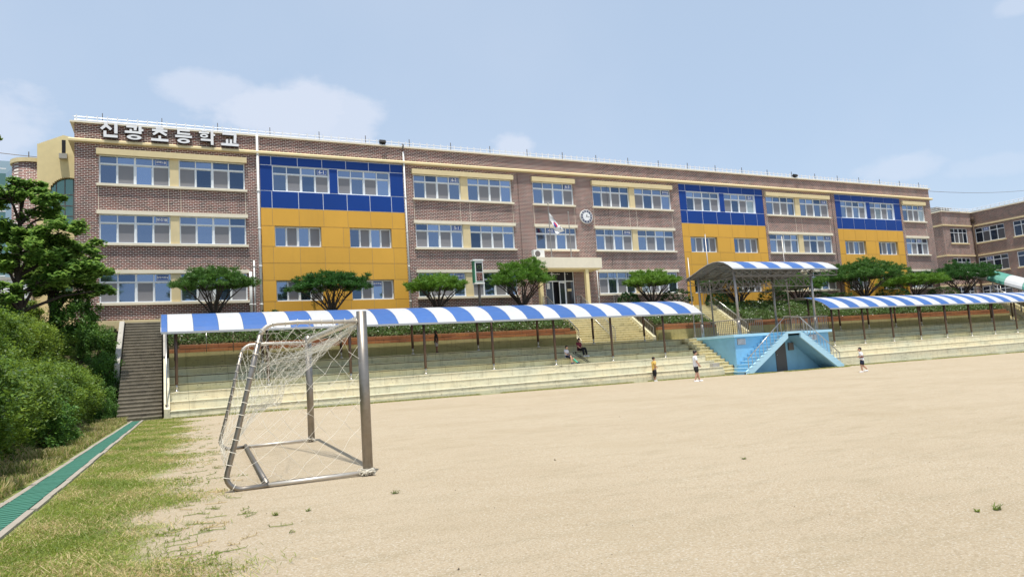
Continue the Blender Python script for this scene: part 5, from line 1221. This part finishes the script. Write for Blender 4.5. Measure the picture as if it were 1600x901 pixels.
# broad leaved trees at the left
def broad_tree(label, x, y, zb, lobes, trunk_r, leaf, seed, size=.10, lean=0., group='broad leaved trees at the left end'):
    global rng; rng = np.random.default_rng(seed); rn = random.Random(seed)
    t = thing('ginkgo_tree', label, 'tree', (x, y, zb), group); mb = MB(); zt = max(l[2] for l in lobes)
    TP = [Vector((x + lean * s + .08 * math.sin(s * 9), y + .05 * math.cos(s * 7), zb - .3 + (zt - zb + .3) * s)) for s in np.linspace(0, 1, 9)]
    limb(mb, TP, trunk_r, .05, 10); Cs = []
    for (lx, ly, lz, r, n) in lobes:
        j = min(range(9), key=lambda i: abs(TP[i].z - (lz - .9 - r * .3))); s0 = TP[j]; e_ = Vector((lx, ly, lz)); mid = s0.lerp(e_, .5) + Vector((0, 0, .25))
        limb(mb, [s0, mid, e_], max(.05, trunk_r * .45), .025, 6)
        for q_ in range(5):
            a = rn.uniform(0, 6.28); limb(mb, [mid.lerp(e_, rn.uniform(.2, 1)), e_ + Vector((r * .8 * math.cos(a), r * .8 * math.sin(a), rn.uniform(-.2, .35) * r))], .03, .01, 4)
        Cs.append(shell_points(int(n * 1.3), (lx, ly, lz), (r, r * .9, r * .55), max(12, int(n / 190)), .18, .6, -.75))
    mb.build('trunk', 'bark_dark', t, True); C = np.concatenate(Cs); A, B = leaf_axes(len(C), size, .9); m = quads_mesh('crown', C, A, B, [leaf]); o = ORG[t.name]; m.transform(Matrix.Translation((-o[0], -o[1], -o[2]))); put('crown', m, t)
T1 = []
for px, pz, r, n in [(-5.6, 10.9, .8, 1500), (-6.3, 10.3, .9, 1700), (-5.0, 9.75, .9, 1700), (-4.6, 10.1, .7, 1100), (-6.7, 8.7, 1.1, 2500), (-5.4, 8.6, .9, 1500), (-4.2, 8.7, 1.1, 2600), (-3.5, 8.0, 1.0, 2200), (-5.2, 7.7, 1.1, 2400), (-6.6, 7.3, 1.0, 2200), (-3.8, 6.9, 1.15, 2800), (-2.9, 6.9, .9, 1900), (-5.0, 6.5, .9, 1600), (-2.7, 6.2, .6, 800), (-6.7, 6.0, .9, 1400)]:
    T1.append((px, 38.3 + random.uniform(-1.1, 1.1), pz, r, n))
broad_tree('spreading broad leaved tree with layered branches in front of the yellow stair tower', -6.0, 38.5, 4.7, T1, .20, 'leaf_tree', 41)
broad_tree('darker broad leaved tree with a thick trunk close to the stair tower', -5.15, 42.6, 4.9, [(-5.2, 42.6, 8.6, 1.2, 2200), (-4.4, 42.4, 7.6, 1.2, 2200), (-6.0, 42.9, 7.5, 1.2, 2200), (-4.9, 42.3, 6.7, 1.1, 1600), (-3.9, 42.2, 6.6, .9, 1300)], .3, 'leaf_tree2', 42)
broad_tree('tall tree mostly outside the left edge with one high leafy branch showing', -8.6, 38.0, 4.7, [(-7.2, 38.0, 13.2, .55, 600), (-8.8, 38, 12.0, 1.3, 2500), (-8.6, 38.2, 9.8, 1.4, 2600), (-7.4, 38.0, 8.0, .8, 1200)], .2, 'leaf_tree2', 43)

# ------------------------------------------------------------ grass blades, weeds, pebbles
rng = np.random.default_rng(77)
n = 150000; yy = 4.2 + 30.2 * rng.uniform(size=n) ** 1.7; lo = -1.88 + yy * .0262 + .12; hi = -.46 + yy * .026 + rng.normal(0, .33, n) + .35 * np.sin(yy * 1.3) + .25 * np.sin(yy * 3.1 + 1)
xx = lo + (hi - lo) * rng.uniform(size=n) ** .85; ok = hi > lo; xx, yy = xx[ok], yy[ok]; n = len(xx)
hh = rng.uniform(.012, .042, n) * (1 + (yy < 9) * .1); hh[rng.uniform(size=n) < .012] *= 2.0
dx, dy = rng.normal(0, 1.3, n), rng.normal(0, 1.3, n); C = np.stack([xx, yy, hh * .5], 1); A = np.stack([dx * hh * .5, dy * hh * .5, hh * .5], 1); ang = rng.uniform(0, 6.28, n); ww = .0028 + yy * .00016
B = np.stack([np.cos(ang) * ww, np.sin(ang) * ww, np.zeros(n)], 1)
pn = np.sin(xx * 5.1 + 2 * np.sin(yy * 1.9)) + np.sin(yy * 2.7 + xx * 2) ; mi = (rng.uniform(size=n) < np.clip(.26 - pn * .16, .04, .7)).astype(int)
o = put('lawn_grass', quads_mesh('lawn_grass', C, A, B, ['grass_green', 'grass_dry'], mi)); tag(o, 'short mottled green and straw grass beside the drain', 'grass', None, 'stuff')
n = 60000; xx = rng.uniform(0.2, 92, n) ; yy = 34.25 - np.abs(rng.normal(0, .16, n)) - .1 * (1 + np.sin(xx * .9)); keep = np.sin(xx * .7) + np.sin(xx * 1.9 + 1) > -1.3; xx, yy = xx[keep], yy[keep]
inb = (xx > 32.2) & (xx < 41.6); yy = np.where(inb, yy - 1.15 - .25 * rng.uniform(size=len(xx)), yy); n = len(xx); hh = rng.uniform(.02, .08, n); z0 = -FG * xx
C = np.stack([xx, yy, z0 + hh * .5], 1); A = np.stack([rng.normal(0, .5, n) * hh * .5, rng.normal(0, .5, n) * hh * .5, hh * .5], 1); ang = rng.uniform(0, 6.28, n); B = np.stack([np.cos(ang) * .008, np.sin(ang) * .008, np.zeros(n)], 1)
o = put('edge_grass', quads_mesh('edge_grass', C, A, B, ['grass_green', 'grass_dry'], (rng.uniform(size=n) < .35).astype(int))); tag(o, 'thin line of grass along the foot of the stands', 'grass', None, 'stuff')
# rough grass and weeds between hedge and drain
n = 52000; yy = rng.uniform(5, 34.5, n); xx = -2.42 + yy * .0285 - np.abs(rng.normal(0, .5, n)) - .08; hh = rng.uniform(.04, .16, n) * (1 + .8 * (np.sin(yy * 2.1) > .4)); z0 = np.array([bank(a, b) for a, b in zip(xx, yy)])
C = np.stack([xx, yy, z0 + hh * .5], 1); A = np.stack([rng.normal(0, .45, n) * hh * .5, rng.normal(0, .45, n) * hh * .5, hh * .5], 1); ang = rng.uniform(0, 6.28, n); B = np.stack([np.cos(ang) * .007, np.sin(ang) * .007, np.zeros(n)], 1)
o = put('rough_grass', quads_mesh('rough_grass', C, A, B, ['grass_green', 'grass_dry'], (rng.uniform(size=n) < .55).astype(int))); tag(o, 'dry rough grass and weeds under the hedge beside the drain', 'grass', None, 'stuff')
# runners of grass creeping on to the sand, and scattered grit
mb = MB(); rn = random.Random(15)
for i in range(230):
    y = 5.5 + 22 * rn.random() ** 1.6; x = -.38 + y * .026 + abs(rn.gauss(0, .40)) ; z0 = gz(x); a = rn.uniform(-.9, .9); L = rn.uniform(.06, .28); P = []
    for k in range(5): P.append((x + L * k / 4 * math.cos(a) + rn.uniform(-.02, .02), y + L * k / 4 * math.sin(a) + rn.uniform(-.02, .02), z0 + .008))
    mb.cur = rn.choice((0, 0, 1)); mb.tube(P, .004, 3, False)
    for k in range(7):
        p = Vector(P[rn.randrange(5)]); mb.bar(p, p + Vector((rn.uniform(-.03, .03), rn.uniform(-.03, .03), rn.uniform(.01, .035))), .005, .002)
tag(mb.build('grass_runners', ['grass_green', 'grass_dry']), 'straggling runners of grass creeping onto the sand', 'grass', None, 'stuff')
for i, (x, y, s_, lab) in enumerate([(2.52, 8.64, 1.1, 'small weed tuft on the sand just right of the goal post foot'), (1.06, 8.32, .9, 'small green weed on the sand below the rear corner of the goal frame'), (1.40, 8.3, .7, 'faint weed sprig on the sand below the middle of the goal ground bar'),
                                     (6.45, 3.81, 1.0, 'dark weed tuft on the sand at the right edge, larger of two'), (6.27, 3.87, .6, 'brown weed sprig on the sand at the right edge, smaller of two'), (7.19, 7.56, .6, 'single small weed on the open sand in the right half')]):
    rn = random.Random(300 + i); t = thing('weed', lab, 'weed', (x, y, gz(x)), 'weeds on the sand'); mb = MB()
    for k in range(22):
        a = rn.uniform(0, 6.28); L = rn.uniform(.02, .06) * s_; p = Vector((x + rn.uniform(-.03, .03) * s_, y + rn.uniform(-.02, .02) * s_, gz(x))); mb.bar(p, p + Vector((L * math.cos(a), L * math.sin(a), L * rn.uniform(.3, 1))), .006, .002)
    mb.build('leaves', 'grass_green', t)
n = 3000; rng = np.random.default_rng(5); yy = 4 + 24 * rng.uniform(size=n) ** 1.3; xx = .3 + rng.uniform(0, 34, n); s_ = rng.uniform(.002, .007, n) * (1 + (rng.uniform(size=n) < .01) * 1.5); ok = xx > .3; xx, yy, s_ = xx[ok], yy[ok], s_[ok]; n = len(xx)
A = rand_dirs(n) * s_[:, None]; B = np.cross(A, rand_dirs(n)); C = np.stack([xx, yy, -FG * xx + s_ * .5], 1)
o = put('grit', quads_mesh('grit', C, A, B, ['soil', 'kerb'], (rng.uniform(size=n) < .5).astype(int))); tag(o, 'loose grit scattered over the sand', 'grit', None, 'stuff')

# ------------------------------------------------------------ children
def skin_mesh(name, chains, mats, faces_fn=None, sub_=2):
    """chains: list of [(pos, radius), ...]; a chain may start with an index tuple ('@', chain, i) to join an earlier vertex"""
    m = bpy.data.meshes.new(name + '_skeleton'); V, E_, Rr = [], [], []; idx = []
    for ch in chains:
        ids = []
        for it in ch:
            if it[0] == '@': ids.append(idx[it[1]][it[2]]); continue
            V.append(tuple(it[0])); Rr.append(it[1]); ids.append(len(V) - 1)
        idx.append(ids)
        for a, b in zip(ids, ids[1:]): E_.append((a, b))
    m.from_pydata(V, E_, []); o = bpy.data.objects.new(name, m); COL.objects.link(o)
    mod = o.modifiers.new('s', 'SKIN'); mod.use_smooth_shade = True
    for i, r_ in enumerate(Rr):
        rr = r_ if isinstance(r_, tuple) else (r_, r_); m.skin_vertices[0].data[i].radius = rr; m.skin_vertices[0].data[i].use_root = (i == 0)
    md = o.modifiers.new('u', 'SUBSURF'); md.levels = sub_ - 1; md.render_levels = sub_ - 1
    dg = bpy.context.evaluated_depsgraph_get(); me = bpy.data.meshes.new_from_object(o.evaluated_get(dg)); bpy.data.objects.remove(o); bpy.data.meshes.remove(m)
    me.name = name; me.materials.clear()
    for x in mats: me.materials.append(MATS[x])
    me.polygons.foreach_set('use_smooth', [True] * len(me.polygons)); return me
def person(label, loc, rz, H, J, top, bottom, shoes, long_bottom=False, sleeve=.55, hair_long=False, extra=None, stripe=None, skin='skin', skirt=False):
    """J: joints in units of height, local x forward, y left, z up, feet at z=0 unless seated"""
    t = thing('person', label, 'person', loc, None, rz); ORG[t.name] = (0, 0, 0); V = lambda k: Vector(J[k]) * H
    hip, chest, neck, head = V('hip'), V('chest'), V('neck'), V('head'); u = H
    bc = [[(hip, (.075 * u, .055 * u)), ((hip + chest) / 2, (.066 * u, .05 * u)), (chest, (.078 * u, .055 * u)), (neck - (neck - chest) * .25, (.045 * u, .04 * u)), (neck, .027 * u), (neck.lerp(head, .5), .036 * u), (head, .060 * u), (head + Vector((0, 0, .045 * u)), .052 * u)]]
    for s in 'lr':
        sh, el, wr_, kn, an_, to, hp = V('sh' + s), V('el' + s), V('wr' + s), V('kn' + s), V('an' + s), V('to' + s), V('hp' + s)
        bc.append([('@', 0, 2), (sh, .038 * u), (sh.lerp(el, .5), .032 * u), (el, .027 * u), (el.lerp(wr_, .6), .023 * u), (wr_, .018 * u), (wr_ + (wr_ - el).normalized() * .035 * u, (.018 * u, .010 * u))])
        hd = (wr_ - el).normalized(); sd = Vector((0, 1 if s == 'l' else -1, 0)); fw = hd.cross(sd); fw = fw.normalized() if fw.length > .1 else Vector((1, 0, 0)); ci = len(bc) - 1
        base = wr_ + hd * .035 * u
        for f in range(4):
            off = fw * (.011 - .0075 * f) * u; ln = (.034, .038, .036, .028)[f] * u
            bc.append([('@', ci, len(bc[ci]) - 1), (base + off + hd * .012 * u, .0048 * u), (base + off * 1.15 + hd * ln * .7 + sd * -.004 * u, .0042 * u), (base + off * 1.2 + hd * ln + sd * -.010 * u, .0036 * u)])
        bc.append([('@', ci, len(bc[ci]) - 2), (wr_ + hd * .015 * u + fw * .020 * u, .005 * u), (wr_ + hd * .035 * u + fw * .028 * u, .0042 * u)])
        bc.append([('@', 0, 0), (hp, .058 * u), (hp.lerp(kn, .5), .056 * u), (kn, .042 * u), (kn.lerp(an_, .4), .042 * u), (an_, .026 * u), (an_.lerp(to, .5) - Vector((0, 0, .01 * u)), (.022 * u, .016 * u)), (to, (.018 * u, .012 * u))])
    fwd = Vector(J.get('face', (1, 0, 0))).normalized(); lf = Vector((0, 0, 1)).cross(fwd)
    bc.append([('@', 0, 6), (head + fwd * .058 * u + Vector((0, 0, -.002 * u)), .012 * u), (head + fwd * .068 * u + Vector((0, 0, -.006 * u)), .008 * u)])
    for s_ in (1, -1): bc.append([('@', 0, 6), (head + lf * s_ * .062 * u, .012 * u), (head + lf * s_ * .070 * u + Vector((0, 0, .004 * u)), .010 * u)])
    me = skin_mesh('body', bc, [skin]); body = put('body', me, t)
    # clothes: slightly larger chains over the same joints
    g = 1.30; dn = (hip - chest).normalized(); cs = [[(hip + dn * .085 * u, (.108 * u, .088 * u)), (hip + dn * .02 * u, (.108 * u, .086 * u)), ((hip + chest) / 2, (.102 * u, .08 * u)), (chest, (.104 * u, .078 * u)), (neck - (neck - chest) * .25, (.062 * u, .056 * u))]]
    for s in 'lr':
        sh, el, wr_ = V('sh' + s), V('el' + s), V('wr' + s); cs.append([('@', 0, 3), (sh, .052 * u), (sh.lerp(el, sleeve), .050 * u), (sh.lerp(el, sleeve + .35), .052 * u)])
    put('shirt', skin_mesh('shirt', cs, [top]), t)
    if stripe:
        for k, (c_, dz_) in enumerate(stripe):
            mb = MB(); cc = (hip + chest) / 2 + Vector((0, 0, dz_ * u)); n = 16
            for i in range(n):
                A_ = [2 * math.pi * (i + e_) / n for e_ in (0, 1)]; P = [cc + Vector((.088 * u * math.cos(a), .102 * u * math.sin(a), 0)) for a in A_]; mb.q([P[0] + Vector((0, 0, -.014 * u)), P[1] + Vector((0, 0, -.014 * u)), P[1] + Vector((0, 0, .014 * u)), P[0] + Vector((0, 0, .014 * u))])
            put('shirt_band', mb.mesh('shirt_band', c_), t)
    ps = [[(hip - dn * .05 * u, (.098 * u, .078 * u)), (hip, (.102 * u, .084 * u))]]
    for s in 'lr':
        kn, hp, an_ = V('kn' + s), V('hp' + s), V('an' + s)
        c_ = [('@', 0, 1), (hp, .078 * u), (hp.lerp(kn, .55), .076 * u), (hp.lerp(kn, 1.0), .076 * u)]
        if long_bottom: c_[-1] = (hp.lerp(kn, .8), .066 * u); c_ += [(kn, .058 * u), (kn.lerp(an_, .5), .050 * u), (kn.lerp(an_, 1.0 if long_bottom == 2 else .45), .048 * u)]
        ps.append(c_)
    put('skirt' if skirt else ('trousers' if long_bottom == 2 else 'shorts'), skin_mesh('shorts', ps, [bottom]), t)
    for s in 'lr':
        an_, to = V('an' + s), V('to' + s); d = (to - an_); d.z = 0; d = d.normalized() if d.length > 1e-4 else Vector((1, 0, 0)); mb = MB()
        b0 = Vector((an_.x, an_.y, min(an_.z, to.z))) ; mb.tube([b0 - d * .034 * u + Vector((0, 0, -.012 * u)), b0 + d * .02 * u + Vector((0, 0, -.01 * u)), b0 + d * .09 * u + Vector((0, 0, -.018 * u)), b0 + d * .115 * u + Vector((0, 0, -.02 * u))], [.030 * u, .036 * u, .030 * u, .016 * u], 10)
        put('shoe', mb.mesh('shoe', shoes, (0, 0, 0), True), t)
    mb = MB(); mb.sphere(head + Vector((0, 0, .034 * u)) - fwd * .020 * u, (.066 * u, .066 * u, .064 * u), 16, 10)
    if hair_long: mb.sphere(head - fwd * .045 * u - Vector((0, 0, .03 * u)), (.045 * u, .06 * u, .085 * u), 12, 8)
    put('hair', mb.mesh('hair', 'hair', (0, 0, 0), True), t)
    for s_ in (1, -1): mb = MB(); mb.sphere(head + fwd * .056 * u + lf * s_ * .022 * u + Vector((0, 0, .010 * u)), .007 * u, 6, 5); put('eye', mb.mesh('eye', 'eye'), t)
    mb = MB(); mb.sphere(head + fwd * .055 * u - Vector((0, 0, .028 * u)), (.006 * u, .014 * u, .004 * u), 8, 5); put('mouth', mb.mesh('mouth', 'stripe_red'), t)
    if extra: extra(t, V, u)
    return t
STAND = dict(hip=(0, 0, .50), chest=(.0, 0, .70), neck=(.005, 0, .815), head=(.02, 0, .895), hpl=(0, .05, .48), hpr=(0, -.05, .48), knl=(.01, .055, .27), knr=(.01, -.055, .27), anl=(-.01, .06, .045), anr=(-.01, -.06, .045), tol=(.07, .065, .02), tor=(.07, -.065, .02),
             shl=(0, .10, .775), shr=(0, -.10, .775), ell=(-.02, .125, .62), elr=(-.02, -.125, .62), wrl=(.02, .13, .48), wrr=(.02, -.13, .48))
def J_(**k): d = dict(STAND); d.update(k); return d
RT = 0.0  # facing +x is rightwards in the picture
person('child in mustard yellow t-shirt and long dark shorts at the foot of the stand', (26.0, 34.0, gz(26)), R(-12), 1.46,
       J_(anl=(.0, .05, .045), anr=(-.02, -.05, .045), ell=(-.0, .12, .64), wrl=(.10, .08, .54), elr=(-.01, -.12, .63), wrr=(.10, -.08, .56)), 'shirt_yellow', 'shorts_black', 'shoe_white', 1, .5)
person('older boy in a plain white t-shirt and black shorts looking right on the sand', (25.55, 29.8, gz(25.5)), R(-28), 1.68,
       J_(chest=(-.01, 0, .70), head=(.035, 0, .895), knl=(.05, .05, .28), anl=(.10, .05, .05), tol=(.18, .05, .02), anr=(-.06, -.06, .045), tor=(.02, -.065, .02), ell=(.02, .125, .64), wrl=(.12, .13, .50), elr=(.02, -.125, .63), wrr=(.11, -.12, .505)), 'shirt_white', 'shorts_black', 'shoe_white', 0, .55)
person('child in a white t-shirt with dark and red bands jogging near the stage', (32.9, 25.3, gz(33)), R(140), 1.33,
       J_(hip=(0, 0, .50), chest=(.03, 0, .70), neck=(.04, 0, .81), head=(.055, 0, .89), knl=(.06, .05, .29), anl=(.04, .05, .06), tol=(.12, .05, .03), knr=(-.02, -.05, .27), anr=(-.15, -.05, .13), tor=(-.14, -.05, .06), shl=(.03, .10, .77), shr=(.03, -.10, .77),
          ell=(.0, .14, .64), wrl=(.10, .05, .61), elr=(.0, -.14, .64), wrr=(.11, -.05, .62)), 'shirt_white', 'shorts_navy', 'shoe_white', 0, .6, stripe=[('shirt_black', .055), ('stripe_red', .012), ('shirt_black', -.02)])
person('small child in black top and grey skirt standing in shade high on the stand', (14.15, 38.75, 2.28), R(-10), 1.34,
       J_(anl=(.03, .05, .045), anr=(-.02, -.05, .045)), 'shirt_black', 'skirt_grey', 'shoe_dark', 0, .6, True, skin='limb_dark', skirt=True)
SIT = dict(hip=(-.02, 0, .07), chest=(-.01, 0, .27), neck=(.01, 0, .385), head=(.03, 0, .465), hpl=(.03, .05, .06), hpr=(.03, -.05, .06), knl=(.26, .07, .07), knr=(.26, -.07, .07), anl=(.27, .08, -.20), anr=(.29, -.08, -.20), tol=(.34, .09, -.23), tor=(.36, -.08, -.23),
           shl=(-.01, .10, .345), shr=(-.01, -.10, .345), ell=(.03, .13, .20), elr=(.03, -.13, .20), wrl=(.14, .09, .12), wrr=(.14, -.09, .12), face=(1, 0, 0))
d = dict(SIT); d.update(knl=(.26, .10, .10), anl=(.28, .14, -.19), tol=(.34, .17, -.23))
person('girl in a maroon t-shirt and black leggings sitting higher on the stand', (23.15, 37.62, 1.89), R(-70), 1.42, d, 'shirt_maroon', 'shorts_black', 'shoe_white', 2, .5, True)
d = dict(SIT); d.update(knl=(.24, .10, -.02), anl=(.40, .20, -.22), tol=(.44, .22, -.20))
def cast(t, V, u):
    kn, an_ = V('knl'), V('anl'); put('leg_cast', skin_mesh('leg_cast', [[(kn, .044 * u), (kn.lerp(an_, .5), .042 * u), (an_, .036 * u), (V('tol'), .03 * u)]], ['cast_green']), t)
    mb = MB(); cc = (V('hip') + V('chest')) / 2 + Vector((.088 * u, 0, .02 * u)); mb.box(cc.x - .01, cc.x + .006, cc.y - .05 * u, cc.y + .05 * u, cc.z - .012 * u, cc.z + .012 * u); put('shirt_band', mb.mesh('shirt_band', 'shorts_navy'), t)
person('boy in a pale grey t-shirt with green leg cast sitting beside crutches', (21.75, 36.85, 1.50), R(-62), 1.36, d, 'shirt_grey', 'shorts_navy', 'shoe_dark', 0, .5, False, cast)
for i, (a, b, lab) in enumerate([((22.15, 36.75, 1.78), (22.95, 36.35, 1.13), 'dark crutch leaning by the seated boy, nearer to his cast'), ((22.35, 36.8, 1.80), (23.12, 36.4, 1.13), 'dark crutch leaning by the seated boy, farther right of the pair')]):
    t = thing('crutch', lab, 'crutch', b, 'crutches beside the seated boy'); a, b = Vector(a), Vector(b); s_ = Vector((.03, .05, .03)); m_ = a.lerp(b, .6); hd = Vector((.12, .1, 0)) * .5
    mb = MB(); mb.tube([a - s_, m_ - s_ * .8, b], .014, 6); mb.tube([a + s_, m_ + s_ * .8, b], .014, 6); mb.build('shaft', 'black', t, True); mb = MB(); mb.tube([a - s_ * 1.6, a + s_ * 1.6], .026, 8); mb.build('armrest', 'black', t, True)
    c_ = a.lerp(b, .35); mb = MB(); mb.tube([c_ - s_, c_ + s_], .02, 6); mb.build('handgrip', 'black', t, True)
# small square box on the steps
t = tag(MB().box(30.9, 31.45, 34.40, 34.7, .33, .58).build('stone_block', 'concrete'), 'small brown stone block on the lowest tier by the white shirted boy', 'block')
